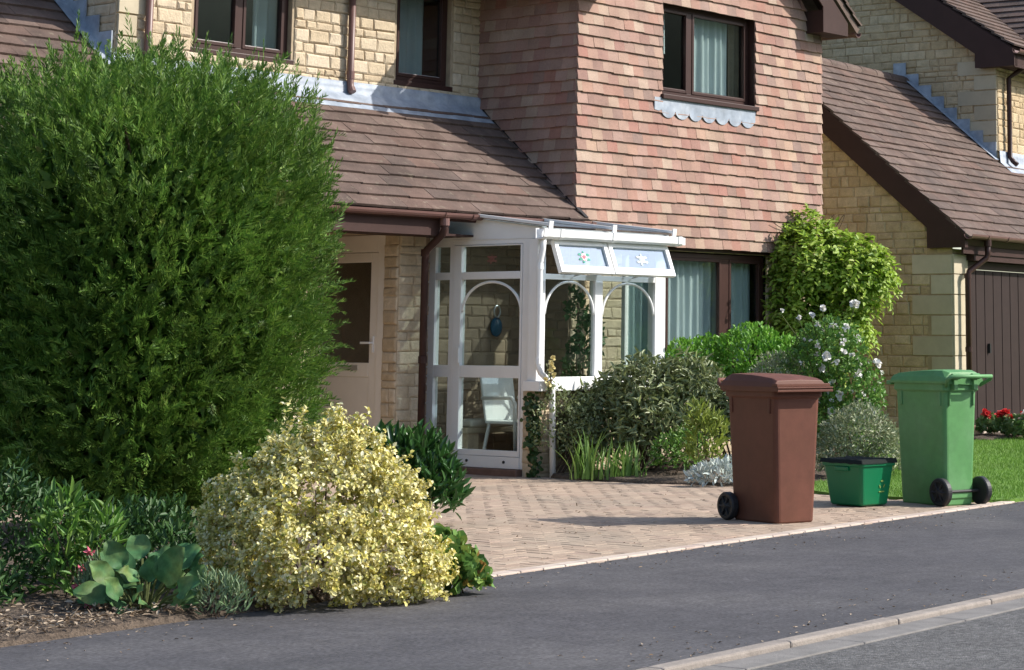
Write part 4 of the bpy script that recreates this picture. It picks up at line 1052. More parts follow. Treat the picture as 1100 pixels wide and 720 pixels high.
def wheelie(name, label, center, rz, mt, w0, d0, w1, d1, hb=.905, lidstyle='ridged', wheel_r=.105, wheel_out=.0, hw=0.):
    """front is -y, rear (wheels, handle) is +y"""
    root = thing(name, label, 'wheelie bin', (center[0], center[1], 0.004), rz, world=False)
    mb = MB(); R = []
    for z, f in ((.0, 0), (.012, .0), (.17, .19), (.171, .19), (hb - .075, .93), (hb - .07, .94)):
        w = w0 + (w1 - w0) * f; d = d0 + (d1 - d0) * f; ins = .006 if z == 0 else 0
        R.append(rrect(-w / 2 + ins, w / 2 - ins, -d / 2 + ins, d / 2 - ins, z, .035))
    w, d = w1, d1
    R += [rrect(-w / 2 - .006, w / 2 + .006, -d / 2 - .006, d / 2 + .006, hb - .062, .035), rrect(-w / 2 - .014, w / 2 + .014, -d / 2 - .014, d / 2 + .014, hb - .055, .035),
          rrect(-w / 2 - .014, w / 2 + .014, -d / 2 - .014, d / 2 + .014, hb, .035), rrect(-w / 2 + .02, w / 2 - .02, -d / 2 + .02, d / 2 - .02, hb, .03)]
    mb.loft(R)
    body = mb.build('body', mt, root, bevel=.003)
    for p in body.data.polygons: p.use_smooth = False
    # ribs below the rim
    for sx in (-1, 1):
        for y_ in (-d * .37, d * .40): MB().box(sx * w * .485 - .010, sx * w * .485 + .010, y_ - .012, y_ + .012, hb - .17, hb - .06).build('rim_rib', mt, root, bevel=.004)
    for x_ in (-w * .36, w * .36): MB().box(x_ - .008, x_ + .008, d * .48 - .01, d * .48 + .022, hb - .17, hb - .06).build('rim_rib', mt, root, bevel=.004)
    # lid: dome loft along y
    mb = MB(); R = []
    lw = w / 2 + .028
    prof = [(-d / 2 - .022, .015, .03), (-d / 2 - .015, .042, .032), (-d / 2 + .04, .058, .034), (-d * .2, .070, .036), (0, .078, .038), (d * .25, .082, .040), (d / 2 - .04, .082, .045), (d / 2 + .025, .066, .06), (d / 2 + .035, .04, .06)]
    for y_, hz, ins in prof:
        z0 = hb - .022
        q = [(-lw, z0), (-lw - .002, z0 + .035), (-lw + .012, hb + .028 + hz * .25), (-lw + ins, hb + .012 + hz), (0, hb + .018 + hz), (lw - ins, hb + .012 + hz), (lw - .012, hb + .028 + hz * .25), (lw + .002, z0 + .035), (lw, z0)]
        R.append([(x_, y_, max(z_, z0 + .002 * i)) for i, (x_, z_) in enumerate(q)])
    mb.loft(R)
    lid = mb.build('lid', mt, root, bevel=.004)
    if lidstyle == 'ridged':
        mb = MB(); yf = -d / 2 - .022
        mb.box(-lw - .012, lw + .012, yf - .050, yf + .01, hb - .018, hb + .012); mb.box(-lw - .006, lw + .006, yf - .038, yf + .02, hb + .0125, hb + .034)
        mb.box(-lw - .016, lw + .016, yf - .060, yf - .0501, hb - .022, hb - .006); mb.box(-lw - .016, lw + .016, yf - .060, yf - .0501, hb + .001, hb + .0122)
        mb.build('lid_lip', mt, lid, bevel=.003, seg=3)
        for x_ in (-.09, .0, .09): MB().box(x_ - .035, x_ + .035, yf + .025, yf + .10, hb + .03, hb + .052).build('lid_grip', mt, lid, bevel=.008)
    else:
        mb = MB(); mb.box(-lw, lw, -d / 2 - .07, -d / 2 - .02, hb - .02, hb + .01); mb.build('lid_lip', mt, lid, bevel=.006)
    # handle and hinge at the rear
    mb = MB(); yr = d / 2
    hz = hb + .05
    mb.tube([(-w / 2 - .0, yr + .02, hb - .02), (-w / 2 - hw, yr + .09, hz - .02), (-w / 2 + .02 - hw, yr + .12, hz), (w / 2 - .02 + hw, yr + .12, hz), (w / 2 + hw, yr + .09, hz - .02), (w / 2, yr + .02, hb - .02)], .015, 10)
    mb.build('handle', mt, root, smooth=True)
    for x_ in (-w * .3, w * .3):
        mb = MB(); mb.tube([(x_ - .04, yr + .05, hb + .05), (x_ + .04, yr + .05, hb + .05)], .022, 12); mb.box(x_ - .02, x_ + .02, yr - .02, yr + .055, hb - .05, hb + .045)
        mb.build('hinge', mt, root, bevel=.003)
    # axle and wheels
    ya = d0 / 2 - .005 + wheel_out; xw = w0 / 2 + .045 + wheel_out
    mb = MB(); mb.tube([(-xw, ya, wheel_r), (xw, ya, wheel_r)], .012, 10); mb.build('axle', 'screw', root)
    mb = MB(); mb.box(-w0 / 2 + .02, w0 / 2 - .02, d0 / 2 - .03, d0 / 2 + .012, .05, .115); mb.build('axle_housing', mt, root, bevel=.01)
    for sx in (-1, 1):
        def ring(r_, x_, k=36): return [(sx * x_, ya + r_ * math.cos(q), wheel_r + r_ * math.sin(q)) for q in np.linspace(0, 2 * math.pi, k, endpoint=False)]
        xa, xb = xw - .028, xw + .028; rr = wheel_r
        wb = MB(); wb.loft([ring(rr * .55, xa), ring(rr * .93, xa), ring(rr, xa + .010), ring(rr, xb - .010), ring(rr * .93, xb), ring(rr * .72, xb), ring(rr * .68, xb - .010), ring(rr * .2, xb - .012)])
        wheel = wb.build('wheel', 'rubber', root, smooth=False, bevel=.002)
        hbm = MB(); hbm.loft([ring(rr * .66, xb - .020), ring(rr * .30, xb - .006), ring(rr * .16, xb + .004), ring(.004, xb + .006)])
        for q in np.linspace(0, 2 * math.pi, 6, endpoint=False):
            c, s_ = math.cos(q), math.sin(q)
            hbm.tube([(sx * (xb - .004), ya + c * rr * .2, wheel_r + s_ * rr * .2), (sx * (xb - .004), ya + c * rr * .70, wheel_r + s_ * rr * .70)], .007, 6)
        hbm.build('hub', 'rubber', wheel)
    return tag(root, group='wheelie bins put out at the edge of the drive')


th = rad(-15); u_ = np.array([math.cos(th), math.sin(th)]); v_ = np.array([-u_[1], u_[0]])
cb = np.array([12.113, 9.053]) + u_ * .165 + v_ * .25
wheelie('wheelie_bin', 'brown wheelie bin standing on the block paving', cb, th, 'bin_brown', .33, .50, .40, .555, wheel_r=.095)
th = rad(-14); u_ = np.array([math.cos(th), math.sin(th)]); v_ = np.array([-u_[1], u_[0]])
cg = np.array([14.24, 9.054]) + u_ * .145 + v_ * .25
wheelie('wheelie_bin', 'pale green wheelie bin with its wheels and handle towards the street', cg, th + math.pi, 'bin_green', .29, .50, .345, .56, hb=.915, lidstyle='plain', wheel_out=.018, hw=.055)

# recycling box
th = rad(-8); u_ = np.array([math.cos(th), math.sin(th)]); v_ = np.array([-u_[1], u_[0]])
cx2 = np.array([13.71, 9.46]) + u_ * .15 + v_ * .165
rb = thing('recycling_box', 'small green recycling box with a sagging black cover, between the two wheelie bins', 'recycling box', (cx2[0], cx2[1], .012), th, world=False)
mb = MB(); R = []
for z, w, d, ins in ((0, .29, .325, .006), (.012, .30, .335, 0), (.29, .365, .40, 0), (.292, .39, .425, 0), (.325, .395, .43, 0), (.325, .35, .385, 0)):
    R.append(rrect(-w / 2 + ins, w / 2 - ins, -d / 2 + ins, d / 2 - ins, z, .03))
mb.loft(R); mb.build('body', 'box_green', rb, bevel=.003)
for sx in (-1, 1): MB().box(sx * .185 - .010, sx * .185 + .010, -.07, .07, .255, .288).build('handle', 'box_green', rb, bevel=.006)
mb = MB()
def cover(x, y):
    X, Y = -.205 + .41 * x, -.222 + .444 * y
    e = min(x, 1 - x, y, 1 - y)
    return (X, Y, .330 + .010 * noise.noise(Vector((X * 14, Y * 14, 3))) + (-.018 if e < .02 else .012) - .01 * math.sin(math.pi * x) * math.sin(math.pi * y))
mb.grid(cover, 40, 40); mb.build('cover', 'box_lid', rb, smooth=True)
# the faint recycling symbol on the street side: three bent arrows over a short line
mt_ = T((.055, -.1695, .0), (1, 0, 0), (0, -.115, 1)); mb = MB()
for k in range(3):
    q0 = rad(90 + 120 * k)
    def rp(x_, y_): return (x_ * math.cos(q0) - y_ * math.sin(q0), .155 + x_ * math.sin(q0) + y_ * math.cos(q0))
    for pts in ([(.030, -.012), (.030, .004), (.022, .004), (.022, -.012)], [(.034, .004), (.026, .018), (.018, .004)]):
        mb.poly(mt_, [rp(x_, y_) for x_, y_ in pts], .001, .002)
mb.tbox(mt_, -.03, .03, .098, .106, .001, .002)
mb.build('recycling_symbol', 'mark', rb)

# ================================================================== plants
# --- the big conifer
cc = np.array([8.64, 11.49])
con = thing('conifer', 'large dense green conifer clipped to a broad rounded block beside the drive', 'conifer', (cc[0], cc[1], 0))
def con_surf(n):
    d = rdir(n); e = 3.5
    k = (np.abs(d[:, 0]) ** 2 + np.abs(d[:, 1]) ** 2) ** (e / 2) + np.abs(d[:, 2]) ** e
    k = k ** (-1 / e)
    return d, d * k[:, None]
CR = np.array([1.24, 1.24, 1.54]); CZ = 1.42
def con_pts(n, r0, r1):
    d, s_ = con_surf(n); r = r0 + (r1 - r0) * RNG.random(n) ** .7
    lf = 1 + .07 * lumps(d, 2.3, 4) + .13 * lumps(d, 6.5, 9)
    P = s_ * CR * (r * lf)[:, None] + np.array([cc[0], cc[1], CZ])
    P[:, :2] = cc + (P[:, :2] - cc) * (1 - .18 * np.clip((2.2 - P[:, 2:3]) / 2.2, 0, 1))
    O = unit(np.sign(d) * np.abs(s_) ** 1.7 / CR)
    return P, O
NS = 10500
P0, O = con_pts(NS, .80, 1.0)
k_ = P0[:, 2] > .12; P0, O = P0[k_], O[k_]; NS = len(P0)
clump = lumps(P0, 3.2, 21)
D0 = unit(O * .75 + np.array([0, 0, .70]) + RNG.normal(size=(NS, 3)) * .28)
N0 = unit(np.cross(D0, rdir(NS)))
S0 = np.cross(D0, N0)
SL = RNG.uniform(.12, .25, NS) * (1 + .35 * clump)
KB = 24
Ps, Ts, Ns, Ls, Ws = [], [], [], [], []
for j in range(KB):
    t_ = (j + .5) / KB; side = 1 if j % 2 else -1
    bend = D0 + np.array([0, 0, -.25]) * t_ * t_
    Ps.append(P0 - O * .05 + bend * (SL * t_)[:, None])
    ang = .72 * side * (1 - .5 * t_)
    Ts.append(D0 * math.cos(ang) + S0 * math.sin(ang) + RNG.normal(size=(NS, 3)) * .16); Ns.append(N0 + RNG.normal(size=(NS, 3)) * .4)
    Ls.append(SL * (.33 - .20 * t_) * RNG.uniform(.8, 1.2, NS)); Ws.append(np.full(NS, .0078) * RNG.uniform(.7, 1.3, NS))
leaves('foliage', np.concatenate(Ps), np.concatenate(Ts), np.concatenate(Ns), np.concatenate(Ls), np.concatenate(Ws), 'f_conifer', con, blade=True, droop=.06)
# loose leading shoots breaking the outline
mb = MB()
Pq, Oq = con_pts(260, .96, 1.03); kq = (Pq[:, 2] > 2.0); Pq, Oq = Pq[kq], Oq[kq]; nq = len(Pq)
Dq = unit(Oq * .35 + np.array([0, 0, 1.]) + RNG.normal(size=(nq, 3)) * .18); Sq = unit(np.cross(Dq, rdir(nq))); Lq = RNG.uniform(.14, .30, nq)
Ps, Ts, Ls = [], [], []
for j in range(22):
    t_ = j / 22; sd = 1 if j % 2 else -1
    Ps.append(Pq + Dq * (Lq * t_)[:, None]); Ts.append(Dq * .85 + Sq * sd * .5 * (1 - t_ * .6) + RNG.normal(size=(nq, 3)) * .1); Ls.append(Lq * (.34 - .22 * t_))
leaves('shoots', np.concatenate(Ps), np.concatenate(Ts), rdir(nq * 22), np.concatenate(Ls), .009, 'f_conifer', con, blade=True, droop=.05)
# inner growth and trunk
d, s_ = con_surf(26000); P = s_ * CR * (.40 + .40 * RNG.random(26000))[:, None] + np.array([cc[0], cc[1], CZ])
P[:, :2] = cc + (P[:, :2] - cc) * (1 - .18 * np.clip((2.2 - P[:, 2:3]) / 2.2, 0, 1))
leaves('inner_growth', P, rdir(26000) + d, rdir(26000), .15, .05, 'f_conifer', con, blade=True)
mb = MB(); mb.tube([(cc[0], cc[1], -.1), (cc[0] + .03, cc[1], 1.0), (cc[0], cc[1] + .04, 2.5)], [.10, .075, .02], 10)
for i in range(26):
    q = random.uniform(0, 6.28); z_ = random.uniform(.2, 2.3); L_ = random.uniform(.6, .95)
    mb.tube([(cc[0], cc[1], z_), (cc[0] + math.cos(q) * L_ * .6, cc[1] + math.sin(q) * L_ * .6, z_ + .18), (cc[0] + math.cos(q) * L_, cc[1] + math.sin(q) * L_, z_ + .42)], [.028, .018, .008], 6)
mb.build('trunk', 'bark', con)

# --- variegated yellow shrub
yc = np.array([7.26, 8.15])
bush('shrub', 'dense cream and yellow variegated shrub spilling over the footpath edge', 'shrub', yc,
     [(0, 0, .32, .42, .42, .42), (-.36, .02, .24, .22, .26, .32), (.06, .08, .56, .26, .26, .27), (.33, -.02, .15, .24, .28, .22), (-.02, -.22, .2, .40, .3, .24), (-.47, .1, .42, .10, .11, .15), (.26, .1, .40, .22, .22, .24), (-.2, .1, .55, .16, .16, .20), (.46, .0, .10, .14, .14, .13)],
     40000, .0235, .0148, 'f_yellow', seed=3, out=.7, up=.5, rnd=.7, cluster=12, cr=.022, shell=.34, lump=.36, lscale=4.5, fold=.25, droop=.2, stems=5, stem_r=.008, low=-.9, wb=.9)
# a few leggy shoots on it
yroot = [o for o in C.objects if o.get('label', '').startswith('dense cream')][0]
for s_, z0_, z1_ in ((-.47, .52, .72), (-.19, .74, .95), (-.10, .78, .90), (.05, .80, .91), (-.58, .38, .56), (.14, .78, .88), (-.34, .60, .74), (.25, .66, .78), (.36, .52, .64), (.45, .40, .5), (-.40, .55, .68), (.0, .8, .89)):
    P, Td = [], []; lean = random.uniform(-.05, .05)
    for k in range(40):
        t_ = random.random(); q = yc + SR * (s_ + lean * t_ + random.gauss(0, .016)) + SD * (.08 + random.gauss(0, .016))
        P.append((q[0], q[1], z0_ - .06 + (z1_ - z0_ + .06) * t_)); Td.append((random.gauss(0, 1), random.gauss(0, 1), .6))
    leaves('shoot', np.array(P), np.array(Td), rdir(len(P)) + np.array([0, 0, 1.]), .028, .016, 'f_yellow', yroot)

# --- dark glossy shrub behind it
c = np.array([10.50, 10.98])
bush('shrub', 'dark glossy leaved shrub between the yellow shrub and the drive', 'shrub', c,
     [(0, 0, .28, .31, .32, .32), (-.2, .1, .33, .24, .25, .27), (.18, -.05, .20, .2, .2, .22)], 1500, .115, .034, 'f_laurel', seed=5, out=.6, up=.75, rnd=.35, shell=.5, fold=.15, droop=.25, wb=.8, a=.35)
# --- rounded green plant with reddening leaves
x_, y_, s_ = at(484, 9.9 + 1.2)
bush('cranesbill', 'low round leaved plant with red tinted leaves, right foot of yellow shrub', 'plant', (7.86, 7.86),
     [(0, 0, .11, .13, .13, .12), (-.08, .05, .18, .12, .12, .11), (.07, -.02, .07, .10, .1, .08)], 620, .05, .048, 'f_geranium', seed=6, out=.5, up=.6, rnd=.4, fold=.1, droop=.2, wb=1., a=.35, stem_r=.005)
# --- bergenia with big leathery leaves
bc = np.array([6.36, 8.33])
bg = thing('bergenia', 'bergenia clump with big leathery rounded leaves at the bed edge', 'plant', (bc[0], bc[1], .03))
mb = MB(); sb = MB(); rnd = random.Random(3)
specs = [(-.06, .0, .19, .19, .5), (.05, .08, .2, .20, .6), (-.13, -.08, .09, .18, .25), (.10, -.05, .15, .20, .9), (0, -.12, .09, .13, .5), (-.04, .1, .24, .17, .7), (.12, .06, .2, .16, .8), (-.15, .05, .15, .15, .4), (.02, -.04, .16, .13, .9), (.06, -.14, .05, .15, .3), (-.1, .12, .14, .16, .4), (.16, -.1, .07, .14, .3), (-.02, -.17, .03, .10, .2), (-.2, -.02, .06, .12, .2), (.03, .02, .22, .12, .9), (-.09, -.02, .22, .15, .7)]
for k in range(24): specs.append((rnd.gauss(0, .10), rnd.gauss(0, .10), rnd.uniform(.04, .2), rnd.uniform(.09, .15), rnd.uniform(.2, .8)))
for s_, d_, z_, L_, up_ in specs:
    b0 = np.array([*(bc + SR * s_ * .3 + SD * d_ * .3), .02]); hp = np.array([*(bc + SR * s_ + SD * d_), z_])
    o_ = np.array([*(SR * s_ + SD * d_), 0]); o_ = o_ / (np.linalg.norm(o_) + 1e-6)
    t_ = unit(o_ * (1 - up_ * .6) + np.array([0, 0, up_]) + np.array([rnd.uniform(-.25, .25), rnd.uniform(-.25, .25), 0])); n_ = unit(np.array([-.62, -.48, .62]) + o_ * .1 + np.array([rnd.uniform(-.3, .3), rnd.uniform(-.3, .3), rnd.uniform(-.1, .3)])); n_ = unit(n_ - t_ * (n_ @ t_)); sd = np.cross(t_, n_)
    L_ *= .90; W_ = L_ * .74
    def fn(u, v):
        wv = math.sin(math.pi * (.06 + .90 * v ** .8)) ** .62; x = (u - .5) * W_ * wv
        cup = .28 * (x / W_ * 2) ** 2 * W_ * .5; wave = .012 * math.sin(v * 8 + u * 2) * abs(u - .5) * 2
        return hp + t_ * (v * L_) + sd * x + n_ * (cup + wave - .18 * L_ * v * v)
    mb.grid(fn, 10, 14); sb.tube([b0, (b0 + hp) / 2 + np.array([0, 0, .02]), hp], .006, 6)
mb.build('leaf_blades', 'f_bergenia', bg, smooth=True); sb.build('stem', 'twig', bg)
# --- small neighbours in the front bed
bush('lavender', 'small grey green narrow leaved plant to the right of the big leathery leaves', 'plant', (6.52, 8.02), [(0, 0, .08, .10, .10, .12), (.07, 0, .06, .08, .08, .10)], 420, .045, .008, 'f_grey', seed=7, out=.5, up=.9, rnd=.4, fold=.05, stem_r=.003)
bush('lavender', 'tiny grey green tuft just left of the big leathery leaves', 'plant', (6.27, 8.55), [(0, 0, .10, .08, .08, .13)], 260, .06, .010, 'f_grey', seed=8, out=.5, up=.9, rnd=.4, fold=.05, stem_r=.003)
bush('shrub', 'low dark green ground covering shrub in the shade under the conifer', 'shrub', (6.95, 9.35), [(-.1, 0, .16, .3, .3, .22), (.3, -.05, .12, .3, .3, .18), (.1, .3, .18, .3, .3, .24)], 2200, .05, .02, 'f_dark', seed=40, out=.6, up=.5, rnd=.5)
bush('leafy_plant', 'upright fresh green leafy plant in front of the conifer at the left', 'plant', (6.34, 8.83), [(-.06, 0, .34, .11, .11, .20), (.1, .05, .26, .09, .09, .20), (0, 0, .12, .12, .12, .14)], 330, .075, .020, 'f_leafy', seed=9, out=.6, up=.7, rnd=.4, fold=.15, droop=.3, stem_r=.005)
bush('shrub', 'dark green shrub half cut off by the left edge of the photo', 'shrub', (6.20, 9.17), [(-.1, -.3, .10, .26, .26, .16), (-.45, -.2, .12, .26, .26, .2), (-.05, .1, .30, .24, .26, .36), (-.32, .1, .32, .26, .26, .36), (.20, .25, .24, .24, .24, .28), (-.1, -.05, .14, .26, .24, .18)], 3600, .05, .016, 'f_dark', seed=10, out=.6, up=.5, rnd=.5)
pk = thing('pink_flower', 'few stems of small pink flowers among the leaves at the left bed edge', 'flower', (6.30, 8.66, .03))
mb = MB()
heads = [(0, 0, .24), (.03, -.06, .20), (-.02, -.1, .10), (.06, -.2, .03), (-.04, .05, .16)]
for s_, d_, z_ in heads:
    q = np.array([6.30, 8.66]) + SR * s_ + SD * d_; mb.tube([(6.30, 8.66, .0), (*(np.array([6.30, 8.66]) * .5 + q * .5), z_ * .6), (*q, z_ + .02)], .003, 5)
mb.build('stem', 'twig', pk)
for s_, d_, z_ in heads:
    q = np.array([6.30, 8.66]) + SR * s_ + SD * d_; n = 14
    leaves('bloom', np.tile([q[0], q[1], z_ + .02], (n, 1)) + RNG.normal(0, .006, (n, 3)), rdir(n) + np.array([0, 0, .3]), rdir(n), .026, .016, 'p_pink', pk)

# --- the bed in front of the porch and bay
def gz(px, D): x, y, s = at(px, D); return np.array([x, y]), s
c, s = gz(692, 21.2)
bush('shrub', 'broad olive green shrub with long drooping leaves below the porch windows', 'shrub', c,
     [(.02, 0, .68, .46, .42, .40), (-.36, .1, .44, .38, .36, .40), (.42, .05, .66, .38, .36, .44), (.1, -.2, .38, .5, .4, .38), (.62, .15, .5, .26, .3, .38), (-.62, .15, .30, .3, .3, .34)],
     6500, .085, .027, 'f_olive', seed=11, out=.7, up=.1, rnd=.55, shell=.5, lump=.25, fold=.15, droop=.45, stems=12, base_z=-.05, wb=.75)
c, s = gz(600, 21.0)
bush('shrub', 'low shrub with small yellowish leaves along the foot of the porch', 'shrub', c, [(-.02, 0, .42, .26, .26, .36), (.2, 0, .3, .24, .24, .30), (.3, .1, .42, .2, .2, .3)], 2200, .04, .02, 'f_olive', seed=12, base_z=-.05)
c, s = gz(790, 22.6)
bush('shrub', 'rounded bright green shrub in front of the wide ground floor window', 'shrub', c,
     [(-.38, 0, .86, .42, .42, .40), (.15, 0, .98, .48, .42, .40), (.55, -.05, .85, .40, .38, .40), (0, -.1, .5, .6, .5, .45)], 7500, .055, .03, 'f_choisya', seed=13, out=.6, up=.6, rnd=.5, lump=.2, base_z=-.05, stems=10)
c, s = gz(838, 21.4)
bush('shrub', 'grey green fine leaved shrub rising just behind the brown bin lid', 'shrub', c, [(.0, 0, .82, .33, .3, .30), (.1, .05, .5, .36, .3, .42)], 3600, .042, .014, 'f_varieg', seed=14, base_z=-.04)
# iris: strap leaves
c, s = gz(648, 20.35)
ir = thing('iris', 'clump of upright strap shaped iris leaves at the paving edge', 'plant', (c[0], c[1], -.04))
mb = MB(); rnd = random.Random(9)
for i in range(110):
    s_ = rnd.choice([-.18, -.16, -.12, .02, .1, .2, .28, .34]) + rnd.gauss(0, .05); d_ = rnd.gauss(0, .08); q = c + SR * s_ + SD * d_
    L_ = rnd.uniform(.22, .46) * (1.15 if s_ < -.05 else .9); ln = np.array([rnd.gauss(0, .28), rnd.gauss(0, .28)]); W_ = rnd.uniform(.009, .015); az = rnd.uniform(0, 6.28); sd = np.array([math.cos(az), math.sin(az), 0])
    def fn(u, v):
        b = np.array([q[0] + ln[0] * L_ * v ** 1.8, q[1] + ln[1] * L_ * v ** 1.8, -.04 + L_ * v * (1 - .22 * v * (abs(ln).sum()))])
        return b + sd * (u - .5) * 2 * W_ * (1 - v ** 2.2) + np.array([0, 0, 0])
    mb.grid(fn, 2, 7)
mb.build('leaf_blades', 'f_iris', ir, smooth=False)
c, s = gz(757, 19.9)
bush('leafy_plant', 'lime green leafy plant by the left side of the brown bin', 'plant', c, [(.0, 0, .30, .16, .15, .28), (-.06, 0, .52, .09, .09, .14), (.1, 0, .42, .10, .1, .16)], 420, .085, .024, 'f_lime', seed=15, out=.6, up=.6, rnd=.4, base_z=-.03, stem_r=.006)
c, s = gz(722, 20.4)
bush('leafy_plant', 'mid green fine plant between the strap leaves and the silver plant', 'plant', c, [(0, 0, .18, .2, .18, .2), (.15, .1, .2, .18, .16, .24)], 700, .05, .018, 'f_leafy', seed=16, base_z=-.03, stem_r=.005)
c, s = gz(770, 19.25)
bush('silver_plant', 'low silver leaved plant on the paving edge', 'plant', c, [(0, 0, .06, .2, .17, .10), (.15, .02, .08, .16, .15, .11), (-.14, .02, .03, .12, .12, .08)], 620, .065, .022, 'f_silver', seed=17, out=.7, up=.55, rnd=.45, base_z=-.02, stem_r=.004)
c, s = gz(922, 19.95)
bush('shrub', 'cream edged small leaved shrub behind the green recycling box', 'shrub', c, [(0, 0, .33, .36, .32, .32), (-.12, 0, .22, .3, .3, .28), (.16, 0, .22, .28, .28, .26)], 5200, .042, .016, 'f_varieg', seed=18, rnd=.6, base_z=0)
# rose
c, s = gz(893, 21.3)
rr_, P, D, lb = bush('rose_bush', 'rose bush covered in white roses between the climber and the bins', 'rose', c,
     [(0, 0, 1.12, .36, .34, .34), (.18, 0, .72, .38, .34, .38), (-.22, 0, 1.0, .26, .26, .26), (.05, 0, .4, .4, .36, .35)], 3600, .05, .03, 'f_rose', seed=19, out=.5, up=.4, rnd=.6, shell=.5, base_z=0)
tow = -np.array([SD[0], SD[1], 0])
vis = (D @ (tow + np.array([.1, -.5, .5]))) > .35; cand = np.where(vis & (P[:, 2] > .55))[0]; RNG.shuffle(cand)
chosen = []
for i in cand:
    if all(np.linalg.norm(P[i] - P[j]) > .07 for j in chosen): chosen.append(i)
    if len(chosen) >= 46: break
def bloom(parent, name, p, d, R, mt, n=20):
    d = unit(d + np.array([0, 0, .5])); P_ = np.tile(p + d * .02, (n, 1)) + RNG.normal(0, R * .12, (n, 3)); T_ = rdir(n) + d * .5
    return leaves(name, P_, T_, np.tile(d, (n, 1)) + RNG.normal(0, .3, (n, 3)), R, R * .9, mt, parent, fold=.25, droop=-.15, wb=1.0)
for i in chosen: bloom(rr_, 'bloom', P[i], D[i], random.choice([.02, .026, .034, .045, .055]), 'p_white', random.choice([9, 14, 20]))
# top sprays of the rose reaching over the bay window corner
for (px, py, R) in ((918, 338, .07), (884, 342, .045), (872, 350, .045), (878, 360, .04), (858, 352, .035), (840, 345, .03)):
    x_, y_, s_ = at(px, 21.2); z_ = EYE + (374 - py) * s_
    bloom(rr_, 'bloom', np.array([x_, y_, z_]), np.array([-.5, -.6, .4]), R * .75, 'p_white', 26)
mb = MB()
for (px, py) in ((918, 340), (884, 344), (872, 352), (858, 354), (840, 348)):
    x_, y_, s_ = at(px, 21.2); z_ = EYE + (374 - py) * s_; mb.tube([(c[0], c[1], .3), ((c[0] + x_) / 2, (c[1] + y_) / 2, (z_ + .5) / 2 + .15), (x_, y_, z_)], [.012, .008, .004], 6)
mb.build('stem', 'twig', rr_)
# climber at the bay corner: drooping pinnate sprays
c, s = gz(886, 25.6)
cl = thing('climbing_plant', 'yellow green climber with drooping leaflets on the right corner of the bay', 'climber', (c[0], c[1], -.05))
lobes = view_lobes(c, [(-.20, 0, 2.22, .42, .40, .46), (.30, .0, 2.10, .40, .36, .34), (.52, 0, 1.98, .24, .24, .28), (-.34, 0, 1.72, .28, .28, .46), (.22, 0, 1.50, .27, .27, .40), (-.1, .0, 1.2, .34, .3, .4)])
P, D = lobe_points(lobes, 1500, .45, 5, .35, 3.0, low=-.8); n = len(P)
Pl, Tl, Nl = [], [], []
rd = unit(D * .8 + RNG.normal(size=(n, 3)) * .5 + np.array([0, 0, .1]))
for j in range(9):
    t_ = j / 8; pos = P + rd * (.17 * t_) + np.array([0, 0, -.12]) * t_ * t_
    sd = unit(np.cross(rd, np.array([0, 0, 1.]))) * (1 if j % 2 else -1)
    Pl.append(pos); Tl.append(sd * (.75 if j < 8 else 0) + rd * .4 + np.array([0, 0, -.18]) + RNG.normal(size=(n, 3)) * .3); Nl.append(D * .7 + np.array([.3, -.4, .9]) + RNG.normal(size=(n, 3)) * .3)
leaves('foliage', np.concatenate(Pl), np.concatenate(Tl), np.concatenate(Nl), RNG.uniform(.055, .09, n * 9), RNG.uniform(.03, .045, n * 9), 'f_wisteria', cl, fold=.12, droop=.2)
mb = MB()
for i in range(7):
    l = lobes[i % 6]; mb.tube([(c[0] + random.uniform(-.05, .05), c[1] + random.uniform(-.05, .05), -.1), (c[0] * .7 + l[0] * .3, c[1] * .7 + l[1] * .3, l[2] * .55), (l[0], l[1], l[2] + .1)], [.03, .022, .01], 7)
for k in range(3):   # loose tendrils
    q0 = np.array([c[0], c[1], 2.55]) + np.append(SR, 0) * (-.1 + .12 * k); mb.tube([q0 + np.append(SR, 0) * (.10 * math.sin(t_ * 2.8)) + np.array([0, 0, .16 * math.sin(t_ * 3.1 + .1)]) for t_ in np.linspace(0, 1, 10)], .004, 5)
# shoots feeling their way along the tile hanging
for k in range(4):
    x0_ = 21.35; mb.tube([(x0_ - .25 * t_ * (k + 1) * .8, 15.44 - .02 * t_, 2.25 + .13 * k + .12 * math.sin(t_ * 3 + k)) for t_ in np.linspace(0, 1, 8)], .005, 5)
mb.build('stem', 'bark', cl)
Pw = []
for k in range(70):
    t_ = random.random(); Pw.append((21.35 - .8 * t_ * random.random() * 1.1, 15.43, 2.25 + random.random() * .55 * (1 - t_ * .5)))
Pw = np.array(Pw); leaves('wall_leaves', Pw, np.tile([-.3, -.35, -.5], (70, 1)) + RNG.normal(0, .4, (70, 3)), np.tile([0, -1, .3], (70, 1)), .07, .03, 'f_wisteria', cl)
# ivy on the porch corner and a flowering climber on the downpipe
def ivy(name, label, cat, base, pts, n, Ln, W, mt, spread=.05, nrm=(-.7, -.7, .2)):
    r = thing(name, label, cat, base); pts = np.array(pts, float); seg = RNG.integers(0, len(pts) - 1, n); t_ = RNG.random(n)[:, None]
    P = pts[seg] * (1 - t_) + pts[seg + 1] * t_ + RNG.normal(0, spread, (n, 3)) * np.array([.6, .6, 1])
    leaves('foliage', P, RNG.normal(0, .6, (n, 3)) + np.array([0, 0, -.4]), np.tile(nrm, (n, 1)) + RNG.normal(0, .45, (n, 3)), Ln, W, mt, r, fold=.1, wb=.8)
    mb = MB(); mb.tube(list(pts), .008, 6); mb.build('stem', 'bark', r); return r
ivy('ivy', 'dark ivy climbing the stone corner at the foot of the porch', 'ivy', (15.62, 14.44, -.1), [(15.56, 14.53, -.08), (15.55, 14.53, .3), (15.56, 14.55, .5), (15.57, 14.56, .70)], 330, .05, .042, 'f_ivy', .05)
